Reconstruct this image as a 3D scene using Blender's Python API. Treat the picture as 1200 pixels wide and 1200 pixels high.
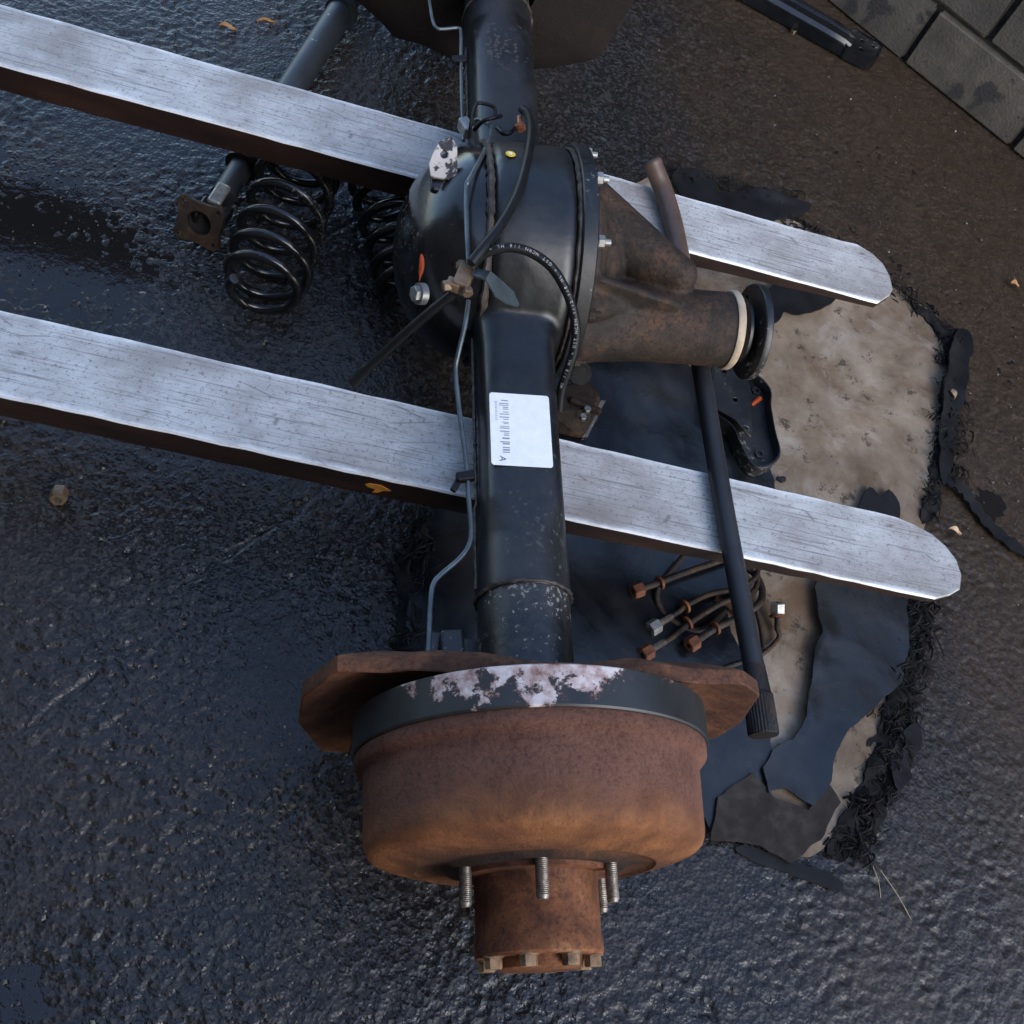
import bpy, bmesh, math, random
import numpy as np
from mathutils import Vector, Matrix
from mathutils.geometry import delaunay_2d_cdt

for o in list(bpy.data.objects):
    bpy.data.objects.remove(o)
SC = bpy.context.scene
COL = SC.collection
random.seed(7)
R = math.radians

# ------------------------------------------------------------------ camera
CAM_H, PITCH, ROLL, FPX = 1.275, R(58.2), R(-28.6), 1180.0
FW = Vector((0, math.cos(PITCH), -math.sin(PITCH)))
R0 = Vector((1, 0, 0)); D0 = FW.cross(R0)
RT = R0 * math.cos(ROLL) + D0 * math.sin(ROLL)
DN = D0 * math.cos(ROLL) - R0 * math.sin(ROLL)
EYE = Vector((0, 0, CAM_H))
cam = bpy.data.objects.new('camera', bpy.data.cameras.new('camera'))
COL.objects.link(cam)
cam.matrix_world = Matrix(((RT.x, -DN.x, -FW.x, 0), (RT.y, -DN.y, -FW.y, 0), (RT.z, -DN.z, -FW.z, CAM_H), (0, 0, 0, 1)))
cam.data.sensor_fit = 'HORIZONTAL'
cam.data.angle = 2 * math.atan(600 / FPX)
cam.data.clip_start = 0.02
cam.data.clip_end = 500
SC.camera = cam

# ------------------------------------------------------------------ light
SUN_EL, SUN_AZ = 38.0, 126.0          # azimuth clockwise from +Y
wd = bpy.data.worlds.new('World'); SC.world = wd; wd.use_nodes = True
wn = wd.node_tree.nodes
sky = wn.new('ShaderNodeTexSky'); sky.sky_type = 'NISHITA'; sky.sun_disc = False
sky.sun_elevation = R(SUN_EL); sky.sun_rotation = R(SUN_AZ)
sky.air_density = 1.0; sky.dust_density = 1.0; sky.ozone_density = 1.0
wd.node_tree.links.new(sky.outputs[0], wn['Background'].inputs[0])
wn['Background'].inputs[1].default_value = 0.15
sl = bpy.data.lights.new('sun', 'SUN'); sl.energy = 0.6; sl.angle = R(45); sl.color = (1, .98, .95)
so = bpy.data.objects.new('sun', sl); COL.objects.link(so)
sd = Vector((math.sin(R(SUN_AZ)) * math.cos(R(SUN_EL)), math.cos(R(SUN_AZ)) * math.cos(R(SUN_EL)), math.sin(R(SUN_EL))))
so.rotation_euler = sd.to_track_quat('Z', 'Y').to_euler()
so.location = sd * 8
SC.view_settings.view_transform = 'Standard'
SC.view_settings.look = 'None'
SC.view_settings.gamma = 1
SC.cycles.max_bounces = 5
SC.cycles.glossy_bounces = 3
SC.cycles.diffuse_bounces = 3
SC.view_settings.exposure = 1.75

# ------------------------------------------------------------------ layout helpers
def at(x, y, z=0.0):
    """the point at height z seen at a place of the 1200 px photograph"""
    v = FW * FPX + RT * (x - 600) + DN * (y - 600)
    return EYE + v * ((z - CAM_H) / v.z)

def unit(v):
    return v / v.length

# ------------------------------------------------------------------ materials
def mat_new(name):
    m = bpy.data.materials.new(name); m.use_nodes = True
    return m, m.node_tree, m.node_tree.nodes['Principled BSDF']

class N:
    """small node helper"""
    def __init__(s, name):
        s.m, s.t, s.b = mat_new(name)
        s.tc = s.t.nodes.new('ShaderNodeTexCoord')
    def L(s, a, b): s.t.links.new(a, b)
    def co(s, scale=(1, 1, 1), rot=(0, 0, 0), src='Object'):
        mp = s.t.nodes.new('ShaderNodeMapping'); s.L(s.tc.outputs[src], mp.inputs[0])
        mp.inputs['Scale'].default_value = scale; mp.inputs['Rotation'].default_value = rot
        return mp.outputs[0]
    def noise(s, scale, detail=4, rough=.55, co=None, dist=0, loc=None):
        n = s.t.nodes.new('ShaderNodeTexNoise')
        n.inputs['Scale'].default_value = scale; n.inputs['Detail'].default_value = detail
        n.inputs['Roughness'].default_value = rough; n.inputs['Distortion'].default_value = dist
        s.L(co if co is not None else s.tc.outputs['Object'], n.inputs['Vector'])
        return n.outputs['Fac']
    def voro(s, scale, co=None, feat='F1', out='Distance'):
        n = s.t.nodes.new('ShaderNodeTexVoronoi'); n.feature = feat
        n.inputs['Scale'].default_value = scale
        s.L(co if co is not None else s.tc.outputs['Object'], n.inputs['Vector'])
        return n.outputs[out]
    def ramp(s, f, stops, interp='LINEAR'):
        r = s.t.nodes.new('ShaderNodeValToRGB'); r.color_ramp.interpolation = interp
        e = r.color_ramp.elements
        while len(e) < len(stops): e.new(.5)
        for i, (p, c) in enumerate(stops):
            e[i].position = p
            if not isinstance(c, (tuple, list)): c = (c, c, c)
            e[i].color = (*c[:3], 1)
        s.L(f, r.inputs[0]); return r.outputs[0]
    def math(s, op, a, b=None, clamp=False):
        n = s.t.nodes.new('ShaderNodeMath'); n.operation = op; n.use_clamp = clamp
        for i, v in enumerate((a, b)):
            if v is None: continue
            if isinstance(v, (int, float)): n.inputs[i].default_value = v
            else: s.L(v, n.inputs[i])
        return n.outputs[0]
    def mix(s, f, a, b, blend='MIX'):
        n = s.t.nodes.new('ShaderNodeMix'); n.data_type = 'RGBA'; n.blend_type = blend
        for k, v in ((0, f), (6, a), (7, b)):
            if isinstance(v, (int, float)): n.inputs[k].default_value = v
            elif isinstance(v, (tuple, list)): n.inputs[k].default_value = (*v[:3], 1)
            else: s.L(v, n.inputs[k])
        return n.outputs[2]
    def xyz(s, co=None):
        n = s.t.nodes.new('ShaderNodeSeparateXYZ'); s.L(co if co is not None else s.tc.outputs['Object'], n.inputs[0])
        return n.outputs
    def col(s, c):
        if isinstance(c, (tuple, list)): s.b.inputs['Base Color'].default_value = (*c[:3], 1)
        else: s.L(c, s.b.inputs['Base Color'])
    def rough(s, r):
        if isinstance(r, (int, float)): s.b.inputs['Roughness'].default_value = r
        else: s.L(r, s.b.inputs['Roughness'])
    def metal(s, v):
        if isinstance(v, (int, float)): s.b.inputs['Metallic'].default_value = v
        else: s.L(v, s.b.inputs['Metallic'])
    def spec(s, v): s.b.inputs['Specular IOR Level'].default_value = v
    def bump(s, h, strength=.3, dist=.002):
        n = s.t.nodes.new('ShaderNodeBump'); n.inputs['Strength'].default_value = strength
        n.inputs['Distance'].default_value = dist; s.L(h, n.inputs['Height'])
        s.L(n.outputs[0], s.b.inputs['Normal'])

MAT = {}

def make_materials():
    # wet oily asphalt
    k = N('wet_asphalt')
    fine = k.math('MULTIPLY', k.voro(190), .9); mid = k.math('ADD', k.math('MULTIPLY', k.noise(38, 4, .6), .5), k.math('MULTIPLY', k.noise(150, 3, .65), .5)); big = k.noise(1.7, 4, .6, dist=.6)
    c1 = k.ramp(mid, [(.3, (.005, .0048, .005)), (.62, (.0165, .015, .0145)), (.8, (.045, .036, .030))])
    c2 = k.ramp(mid, [(.3, (.014, .009, .0055)), (.62, (.042, .027, .016)), (.8, (.085, .056, .034))])
    w = k.ramp(big, [(.42, 0), (.66, 1)])
    X = k.xyz()
    # browner towards the wall: its reflection is put into the ground colour
    side = k.math('ADD', k.math('MULTIPLY', X[0], .55), k.math('MULTIPLY', X[1], .30))
    w2 = k.ramp(k.math('ADD', side, k.math('MULTIPLY', k.math('SUBTRACT', big, .5), .9)), [(.38, 0), (.72, 1)])
    wmix = k.math('MAXIMUM', k.math('MULTIPLY', w, .5), w2)
    base = k.mix(wmix, c1, c2)
    speck = k.ramp(k.noise(170, 2, .5), [(.62, 0), (.70, 1)])
    base = k.mix(k.math('MULTIPLY', speck, .40), base, (.085, .066, .052))
    cell = k.xyz(k.voro(190, out='Color'))[0]
    stone = k.ramp(cell, [(.55, 0), (.75, .55), (1.0, 1)])
    stone = k.math('MULTIPLY', stone, k.math('SUBTRACT', 1.0, k.math('MULTIPLY', wmix, .65)))
    base = k.mix(k.math('MULTIPLY', stone, .55), base, k.mix(wmix, (.050, .048, .048), (.075, .055, .038)))
    k.col(base)
    k.rough(k.math('ADD', k.math('ADD', k.math('MULTIPLY', stone, .28), k.ramp(k.noise(9, 4, .6), [(.3, .16), (.75, .30)])), k.math('ADD', k.math('MULTIPLY', wmix, .22), k.math('MULTIPLY', speck, .25))))
    k.bump(k.math('MULTIPLY', k.math('ADD', fine, k.math('MULTIPLY', k.noise(170, 2, .55), 1.3)), k.math('SUBTRACT', 1.0, k.math('MULTIPLY', wmix, .55))), .42, .0026)
    k.spec(.42); MAT['ground'] = k.m

    k = N('puddle_water')
    k.col((.012, .011, .011)); k.rough(.08); k.spec(.45)
    k.bump(k.noise(60, 3, .6), .35, .003); MAT['water'] = k.m

    # block wall
    k = N('concrete_block')
    oi = k.t.nodes.new('ShaderNodeObjectInfo')
    n1 = k.noise(11, 6, .65); n2 = k.noise(160, 3, .6)
    base = k.ramp(n1, [(.25, (.045, .037, .029)), (.5, (.090, .076, .060)), (.75, (.140, .119, .095))])
    base = k.mix(k.math('MULTIPLY', oi.outputs['Random'], .35), base, (.055, .051, .047))
    st = k.ramp(k.noise(5.5, 5, .62, dist=.5, co=k.co(src='Object')), [(.56, 0), (.60, 1)])
    base = k.mix(k.math('MULTIPLY', st, .82), base, (.022, .021, .022))
    k.col(base); k.rough(.85); k.bump(k.math('ADD', n2, n1), .6, .003); MAT['block'] = k.m
    k = N('mortar'); k.col(k.ramp(k.noise(60, 4), [(.3, (.022, .020, .018)), (.7, (.05, .046, .042))])); k.rough(.95)
    k.bump(k.noise(120, 3), .6, .004); MAT['mortar'] = k.m

    # worn fork top
    k = N('worn_pale_steel')
    co = k.co((7, 10, 10)); cs = k.co((16, 120, 120)); cf = k.co((38, 60, 60))
    a = k.noise(1.6, 6, .66, co); b = k.noise(1.0, 4, .62, cs); c = k.noise(6, 3, .6, cf)
    blot = k.noise(4.6, 4, .6)
    base = k.ramp(a, [(.30, (.30, .29, .28)), (.48, (.43, .425, .415)), (.66, (.55, .55, .545))])
    base = k.mix(k.ramp(blot, [(.46, 0), (.70, .8)]), base, (.20, .165, .14))
    base = k.mix(k.ramp(b, [(.26, .6), (.34, 0)]), base, (.12, .11, .10))
    base = k.mix(k.ramp(k.noise(170, 4, .75), [(.36, .8), (.44, 0)]), base, (.14, .125, .115))
    base = k.mix(k.ramp(c, [(.28, .8), (.36, 0)]), base, (.07, .062, .058))
    sc = k.ramp(k.voro(1.0, k.co((3, 75, 75), (0, 0, .12)), 'DISTANCE_TO_EDGE'), [(.0, .6), (.012, 0)])
    base = k.mix(sc, base, (.06, .052, .048))
    fs = k.noise(1.0, 3, .6, k.co((7, 330, 330), (0, 0, .03)))
    base = k.mix(k.ramp(fs, [(.34, .75), (.45, 0)]), base, (.15, .14, .13))
    Xt = k.xyz(); edge = k.ramp(k.math('ADD', k.math('ABSOLUTE', Xt[1]), k.math('MULTIPLY', k.math('SUBTRACT', a, .5), .02)), [(.0535, 0), (.0575, 1)])
    base = k.mix(k.math('MULTIPLY', edge, .75), base, (.78, .79, .80))
    k.col(base); k.rough(k.ramp(a, [(.3, .58), (.7, .38)])); k.metal(.10); k.spec(.5)
    k.bump(k.math('ADD', b, c), .35, .0012); MAT['fork_top'] = k.m
    k = N('brown_fork_side')
    a = k.noise(1.4, 5, .6, k.co((4, 22, 22)))
    k.col(k.ramp(a, [(.3, (.008, .004, .003)), (.55, (.021, .009, .006)), (.75, (.046, .019, .011))]))
    k.rough(.55); k.bump(k.noise(140, 4), .35, .002); MAT['fork_side'] = k.m

    # black axle paint, dusty and scuffed
    def black(name, dust, chip, rough=(.26, .46), seedsc=1.0, thr=.60):
        k = N(name)
        a = k.noise(7 * seedsc, 6, .66); f = k.noise(95, 4, .6); sp = k.noise(150, 3, .6)
        base = k.ramp(a, [(.3, (.0035, .0037, .0045)), (.7, (.0095, .0102, .012))])
        base = k.mix(k.math('MULTIPLY', k.ramp(k.math('ADD', k.math('MULTIPLY', a, .6), k.math('MULTIPLY', f, .4)), [(.46, 0), (.66, 1)]), dust), base, (.085, .075, .062))
        ch = k.ramp(k.math('ADD', k.math('MULTIPLY', sp, .55), k.math('MULTIPLY', k.noise(5, 3), .45)), [(thr, 0), (thr + .03, 1)])
        base = k.mix(k.math('MULTIPLY', ch, chip), base, (.30, .27, .235))
        k.col(base); k.rough(k.math('ADD', k.ramp(a, [(.3, rough[0]), (.7, rough[1])]), k.math('MULTIPLY', ch, .25)))
        k.spec(.55); k.bump(k.math('ADD', f, k.math('MULTIPLY', a, 1.5)), .14, .0018)
        return k.m
    MAT['black'] = black('black_axle_paint', .16, .12)
    MAT['black_far'] = black('black_tube_paint', .45, .8, (.26, .5), 1.4, .545)
    MAT['black_gloss'] = black('black_cover_paint', .10, .2, (.10, .24))
    MAT['black_metal'] = black('black_part_paint', .20, .55, (.30, .5))

    # rust family
    def rust(name, stops, bumpd=.002, fleck=.55, scale=9.0, rough=.78, dark=(.02, .010, .008), oil=0.0):
        k = N(name)
        a = k.noise(scale, 6, .66, dist=.4); f = k.noise(170, 5, .78); g = k.noise(scale * 3.6, 5, .72)
        base = k.ramp(k.math('ADD', k.math('MULTIPLY', a, .5), k.math('MULTIPLY', g, .5)), stops)
        base = k.mix(k.math('MULTIPLY', k.ramp(f, [(.50, 0), (.60, 1)]), fleck), base, dark)
        if oil:
            ol = k.ramp(k.noise(3.6, 5, .62, dist=.9), [(.46, 0), (.60, 1)])
            base = k.mix(k.math('MULTIPLY', ol, oil), base, (.012, .010, .010))
            k.rough(k.math('SUBTRACT', rough, k.math('MULTIPLY', ol, .38)))
        else: k.rough(rough)
        k.col(base); k.spec(.35)
        k.bump(k.math('ADD', f, g), .5, bumpd)
        return k.m
    MAT['rust'] = rust('orange_rust', [(.33, (.036, .014, .008)), (.46, (.120, .042, .018)), (.58, (.23, .085, .032)), (.72, (.42, .20, .085))])
    MAT['rust_dark'] = rust('dark_rust', [(.32, (.022, .010, .007)), (.48, (.080, .031, .016)), (.62, (.17, .068, .030)), (.78, (.28, .12, .05))], .003)
    MAT['rust_black'] = rust('sooty_rust', [(.3, (.003, .0022, .002)), (.55, (.0075, .0042, .0032)), (.75, (.026, .010, .006))], .003)
    MAT['cast'] = rust('rusty_casting', [(.36, (.008, .0055, .0042)), (.48, (.028, .018, .0115)), (.60, (.068, .035, .018)), (.74, (.17, .070, .028))], .0042, .85, 11, .7, (.008, .006, .005), .92)

    # drum: purple-brown skirt turning orange on the shoulder and face
    k = N('drum_rust')
    X = k.xyz(); a = k.noise(8, 6, .66, dist=.5); f = k.noise(190, 5, .8); g = k.noise(34, 5, .7)
    skirt = k.ramp(k.math('ADD', k.math('MULTIPLY', a, .45), k.math('MULTIPLY', f, .55)), [(.37, (.050, .020, .014)), (.5, (.135, .056, .036)), (.63, (.23, .105, .066))])
    orange = k.ramp(k.math('ADD', k.math('MULTIPLY', a, .6), k.math('MULTIPLY', g, .4)), [(.30, (.055, .020, .010)), (.45, (.15, .055, .022)), (.58, (.27, .105, .038)), (.74, (.44, .21, .085))])
    pos = k.math('ADD', X[1], k.math('MULTIPLY', k.math('SUBTRACT', k.noise(5, 4, .6), .5), .09))
    w = k.ramp(k.math('MULTIPLY', k.math('SUBTRACT', -.140, pos), 10.0), [(.10, 0), (.45, 1)])
    base = k.mix(w, skirt, orange)
    # oily streaks on the face, near the hub
    rad = k.math('SQRT', k.math('ADD', k.math('MULTIPLY', X[0], X[0]), k.math('MULTIPLY', X[2], X[2])))
    oil = k.math('MULTIPLY', k.ramp(k.math('ADD', rad, k.math('MULTIPLY', k.math('SUBTRACT', a, .5), .14)), [(.085, .95), (.145, 0)]), k.ramp(k.math('MULTIPLY', k.math('SUBTRACT', -.175, X[1]), 20), [(.3, 0), (.55, 1)]))
    base = k.mix(oil, base, (.016, .010, .008))
    base = k.mix(k.math('MULTIPLY', k.ramp(f, [(.55, 0), (.7, 1)]), .55), base, (.028, .014, .012))
    k.col(base); k.rough(.72); k.spec(.3); k.bump(k.math('ADD', k.math('MULTIPLY', f, 1.5), g), .7, .003); MAT['drum'] = k.m

    # band with flaking black paint over pink-white primer
    k = N('flaking_band')
    X = k.xyz()
    n = k.math('ADD', k.math('MULTIPLY', k.noise(34, 9, .72, dist=.15), .8), k.math('MULTIPLY', k.noise(9, 3, .6), .2))
    bias = k.math('MULTIPLY', k.math('ABSOLUTE', k.math('ADD', X[0], .025)), -1.5)
    topw = k.math('MULTIPLY', X[1], 4.2)
    msk = k.math('ADD', k.math('ADD', n, bias), k.math('ADD', topw, .415))
    up = k.ramp(X[2], [(.02, 0), (.12, 1)])
    mrg = k.math('MULTIPLY', k.ramp(msk, [(.525, 0), (.545, 1)]), up)
    msk = k.math('MULTIPLY', k.ramp(msk, [(.545, 0), (.57, 1)]), up)
    prim = k.ramp(k.noise(45, 5, .65), [(.34, (.13, .055, .04)), (.46, (.38, .26, .235)), (.60, (.60, .52, .50))])
    blk = k.ramp(k.noise(12, 5, .6), [(.3, (.010, .0105, .011)), (.7, (.030, .030, .029))])
    k.col(k.mix(msk, k.mix(mrg, blk, (.085, .034, .020)), prim)); k.rough(k.ramp(msk, [(0, .42), (1, .8)]))
    k.bump(k.math('MULTIPLY', msk, -1), .5, .0012); MAT['band'] = k.m

    def simple(name, c, r=.5, m=0.0, var=.35, sc=40, spec=.5, b=.15):
        k = N(name); n = k.noise(sc, 5, .62)
        k.col(k.ramp(n, [(.3, tuple(v * (1 - var) for v in c)), (.7, tuple(min(1, v * (1 + var)) for v in c))]))
        k.rough(r); k.metal(m); k.spec(spec); k.bump(n, b, .0015); return k.m
    MAT['pipe'] = simple('steel_pipe', (.085, .105, .115), .36, .55)
    MAT['hose'] = simple('black_hose', (.006, .006, .0065), .45, 0, .35, 40, .25)
    MAT['rubber'] = simple('black_rubber', (.0065, .0080, .011), .30, 0, .5, 14, .32, .3)
    k = N('scuffed_black_rubber'); a = k.noise(6, 6, .68, dist=.6); b = k.noise(70, 5, .7)
    base = k.ramp(a, [(.3, (.0024, .0032, .0048)), (.7, (.0052, .0064, .0088))])
    base = k.mix(k.ramp(k.noise(3.4, 6, .7, dist=.5), [(.44, 0), (.66, .85)]), base, (.030, .0285, .027))
    base = k.mix(k.ramp(b, [(.70, 0), (.76, .5)]), base, (.06, .055, .05))
    k.col(base); k.rough(k.ramp(a, [(.3, .16), (.7, .36)])); k.spec(.55)
    k.bump(k.math('ADD', k.math('MULTIPLY', k.noise(9, 2, .5, dist=.6), 4), b), .12, .0030); MAT['rubber'] = k.m
    MAT['rubber_matt'] = simple('dull_rubber', (.010, .010, .011), .55, 0, .5, 25, .2, .5)
    MAT['fray'] = simple('frayed_fibre', (.012, .011, .011), .85, 0, .6, 60, .15)
    MAT['brass'] = simple('dirty_brass', (.15, .10, .062), .5, .35, .4, 60)
    MAT['copper'] = simple('copper_fitting', (.34, .13, .055), .45, .5, .4, 60)
    MAT['zinc'] = simple('grey_zinc', (.30, .29, .27), .42, .7, .35, 80)
    MAT['thread'] = simple('bare_thread', (.24, .21, .18), .45, .7, .5, 160)
    MAT['bolt_tan'] = simple('weathered_bolt', (.24, .15, .085), .6, .2, .6, 90, .3, .4)
    MAT['seal'] = simple('tan_seal_ring', (.42, .33, .23), .6, 0, .3, 30)
    MAT['label'] = simple('white_label', (.80, .80, .80), .5, 0, .06, 70, .4, 0)
    MAT['ink'] = simple('grey_print', (.28, .28, .30), .7, 0, .3, 300, .2, 0)
    MAT['ink_dark'] = simple('dark_print', (.05, .05, .06), .7, 0, .1, 50, .2, 0)
    MAT['whiteprint'] = simple('white_print', (.36, .36, .36), .6, 0, .3, 200, .2, 0)
    MAT['yellow'] = simple('yellow_paint_dot', (.72, .52, .05), .55, 0, .15, 40, .3, 0)
    MAT['orange'] = simple('orange_paint', (.36, .055, .012), .5, 0, .25, 60, .3, .1)
    MAT['ochre'] = simple('ochre_paint', (.45, .20, .035), .65, 0, .3, 60, .3, .1)
    MAT['chipped'] = None
    k = N('chipped_white_paint'); m_ = k.ramp(k.noise(60, 6, .7), [(.50, 0), (.56, 1)])
    k.col(k.mix(m_, (.46, .41, .38), (.016, .015, .016))); k.rough(.6); k.bump(m_, .3, .001); MAT['chipped'] = k.m
    MAT['weld'] = simple('weld_bead', (.055, .042, .034), .6, .2, .8, 90, .5, .8)
    MAT['leaf'] = simple('dry_leaf', (.33, .17, .06), .65, 0, .45, 60)
    MAT['leaf_pale'] = simple('pale_dry_leaf', (.42, .30, .17), .65, 0, .35, 60)
    MAT['straw'] = simple('straw', (.38, .30, .17), .6, 0, .3, 60)
    MAT['timber'] = simple('timber_block', (.16, .11, .07), .8, 0, .4, 18)
    MAT['blackhole'] = simple('grimy_black', (.008, .007, .007), .8, 0, .4, 40)

    # old felt-backed mat
    k = N('worn_mat')
    a = k.noise(4.6, 5, .6, dist=.4); b = k.noise(22, 4, .55); c = k.noise(240, 3, .6)
    base = k.ramp(k.math('ADD', k.math('MULTIPLY', a, .7), k.math('MULTIPLY', b, .3)), [(.32, (.065, .042, .026)), (.42, (.145, .105, .072)), (.54, (.235, .186, .138)), (.68, (.33, .28, .225))])
    pale = k.ramp(k.noise(6.5, 6, .66, dist=.8), [(.52, 0), (.66, .65)])
    base = k.mix(pale, base, (.36, .33, .29))
    oi = k.ramp(k.noise(3.1, 6, .66, dist=.6), [(.50, 0), (.62, 1)])
    base = k.mix(k.math('MULTIPLY', oi, .65), base, (.105, .056, .026))
    base = k.mix(k.ramp(k.noise(26, 6, .75), [(.57, 0), (.64, .85)]), base, (.035, .028, .022))
    k.col(base); k.rough(.8); k.spec(.2); k.bump(k.math('ADD', b, k.math('MULTIPLY', c, .6)), .5, .003); MAT['mat'] = k.m

make_materials()

# ------------------------------------------------------------------ mesh helpers
class MB:
    def __init__(s): s.v = []; s.f = []; s.mi = []
    def add(s, vs, fs, mi=0):
        o = len(s.v); s.v += [tuple(v) for v in vs]
        for f in fs: s.f.append(tuple(i + o for i in f)); s.mi.append(mi)
    def box(s, c, size, rot=None, mi=0):
        hx, hy, hz = (q / 2 for q in size); c = Vector(c)
        vs = [Vector((x * hx, y * hy, z * hz)) for x in (-1, 1) for y in (-1, 1) for z in (-1, 1)]
        if rot is not None: vs = [rot @ v for v in vs]
        s.add([v + c for v in vs], [(0, 1, 3, 2), (4, 6, 7, 5), (0, 4, 5, 1), (2, 3, 7, 6), (0, 2, 6, 4), (1, 5, 7, 3)], mi)
    def tube(s, pts, rad, n=12, cap=True, mi=0, closed=False):
        pts = [Vector(p) for p in pts]; m = len(pts)
        if not isinstance(rad, (list, tuple)): rad = [rad] * m
        tan = []
        for i in range(m):
            a = pts[i - 1] if (i > 0 or closed) else pts[i]; b = pts[(i + 1) % m] if (i < m - 1 or closed) else pts[i]
            t = b - a
            tan.append(t.normalized() if t.length > 1e-9 else (tan[-1] if tan else Vector((0, 0, 1))))
        up = Vector((0, 0, 1)) if abs(tan[0].z) < .9 else Vector((1, 0, 0))
        nx = (up - tan[0] * up.dot(tan[0])).normalized()
        vs = []
        for i in range(m):
            nx = (nx - tan[i] * nx.dot(tan[i])).normalized(); ny = tan[i].cross(nx)
            for k in range(n):
                a = 2 * math.pi * k / n
                vs.append(pts[i] + (nx * math.cos(a) + ny * math.sin(a)) * rad[i])
        fs = []
        for i in range(m if closed else m - 1):
            j = (i + 1) % m
            for k in range(n):
                l = (k + 1) % n
                fs.append((i * n + k, i * n + l, j * n + l, j * n + k))
        if cap and not closed:
            fs.append(tuple(range(n - 1, -1, -1))); fs.append(tuple((m - 1) * n + k for k in range(n)))
        s.add(vs, fs, mi)
    def lathe(s, prof, c=(0, 0, 0), axis='Y', n=64, mi=0, seg=None):
        """prof: (position along axis, radius) pairs"""
        c = Vector(c); vs = []
        for (p, r) in prof:
            for k in range(n):
                a = 2 * math.pi * k / n; u, w = r * math.cos(a), r * math.sin(a)
                vs.append(c + (Vector((u, p, w)) if axis == 'Y' else Vector((p, u, w)) if axis == 'X' else Vector((u, w, p))))
        fs = []
        for i in range(len(prof) - 1):
            for k in range(n):
                l = (k + 1) % n
                fs.append((i * n + k, (i + 1) * n + k, (i + 1) * n + l, i * n + l))
        s.add(vs, fs, mi)
    def loft(s, loops, cap=True, mi=0):
        n = len(loops[0]); vs = [p for lp in loops for p in lp]; fs = []
        for i in range(len(loops) - 1):
            for k in range(n):
                l = (k + 1) % n
                fs.append((i * n + k, i * n + l, (i + 1) * n + l, (i + 1) * n + k))
        if cap:
            fs.append(tuple(range(n - 1, -1, -1))); fs.append(tuple((len(loops) - 1) * n + k for k in range(n)))
        s.add(vs, fs, mi)
    def mesh(s, name, mats, smooth=40):
        me = bpy.data.meshes.new(name); me.from_pydata(s.v, [], s.f); me.validate()
        for m in (mats if isinstance(mats, (list, tuple)) else [mats]): me.materials.append(m)
        if any(s.mi) and len(me.polygons) == len(s.mi): me.polygons.foreach_set('material_index', s.mi)
        bm = bmesh.new(); bm.from_mesh(me); bmesh.ops.recalc_face_normals(bm, faces=bm.faces[:]); bm.to_mesh(me); bm.free()
        if smooth:
            me.polygons.foreach_set('use_smooth', [True] * len(me.polygons)); me.set_sharp_from_angle(angle=R(smooth))
        me.update(); return me
    def build(s, name, mats, parent=None, smooth=40, bevel=0.0):
        return link(name, s.mesh(name, mats, smooth), parent, bevel)

def link(name, me, parent=None, bevel=0.0):
    o = bpy.data.objects.new(name, me); COL.objects.link(o)
    if parent is not None: o.parent = parent
    if bevel:
        b = o.modifiers.new('bevel', 'BEVEL'); b.width = bevel; b.segments = 2; b.limit_method = 'ANGLE'; b.angle_limit = R(35)
    return o

def empty(name, mtx):
    o = bpy.data.objects.new(name, None); COL.objects.link(o); o.empty_display_size = .05
    o.matrix_world = mtx; return o

def tag(o, label=None, cat=None, group=None, kind=None):
    for k, v in (('label', label), ('category', cat), ('group', group), ('kind', kind)):
        if v: o[k] = v
    return o

def frame(loc, x, z):
    """matrix with x axis x and z axis near z"""
    x = unit(Vector(x)); z = Vector(z); z = unit(z - x * x.dot(z)); y = z.cross(x)
    return Matrix(((x.x, y.x, z.x, loc[0]), (x.y, y.y, z.y, loc[1]), (x.z, y.z, z.z, loc[2]), (0, 0, 0, 1)))

def spline(pts, sub=8):
    """Catmull-Rom through points"""
    P = [Vector(p) for p in pts]; P = [P[0] * 2 - P[1]] + P + [P[-1] * 2 - P[-2]]; out = []
    for i in range(1, len(P) - 2):
        for k in range(sub):
            t = k / sub
            out.append(.5 * ((2 * P[i]) + (P[i + 1] - P[i - 1]) * t + (2 * P[i - 1] - 5 * P[i] + 4 * P[i + 1] - P[i + 2]) * t * t + (3 * P[i] - P[i - 1] - 3 * P[i + 1] + P[i + 2]) * t ** 3))
    out.append(P[-2]); return out

def plate_mesh(name, outline, holes, thick, mat, bevel=.0008):
    """flat plate in the local xy plane with round holes, z from 0 to thick"""
    cu = bpy.data.curves.new(name, 'CURVE'); cu.dimensions = '2D'; cu.fill_mode = 'BOTH'
    cu.extrude = thick / 2 - bevel; cu.bevel_depth = bevel; cu.bevel_resolution = 1
    loops = [outline] + [[(hx + r * math.cos(2 * math.pi * k / 20), hy + r * math.sin(2 * math.pi * k / 20)) for k in range(20)] for (hx, hy, r) in holes]
    for lp in loops:
        sp = cu.splines.new('POLY'); sp.points.add(len(lp) - 1); sp.use_cyclic_u = True
        for i, p in enumerate(lp): sp.points[i].co = (p[0], p[1], 0, 1)
    ob = bpy.data.objects.new(name, cu); COL.objects.link(ob)
    me = bpy.data.meshes.new_from_object(ob.evaluated_get(bpy.context.evaluated_depsgraph_get()))
    bpy.data.objects.remove(ob); bpy.data.curves.remove(cu)
    me.transform(Matrix.Translation((0, 0, thick / 2)))
    me.materials.clear(); me.materials.append(mat); me.name = name
    return me

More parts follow.
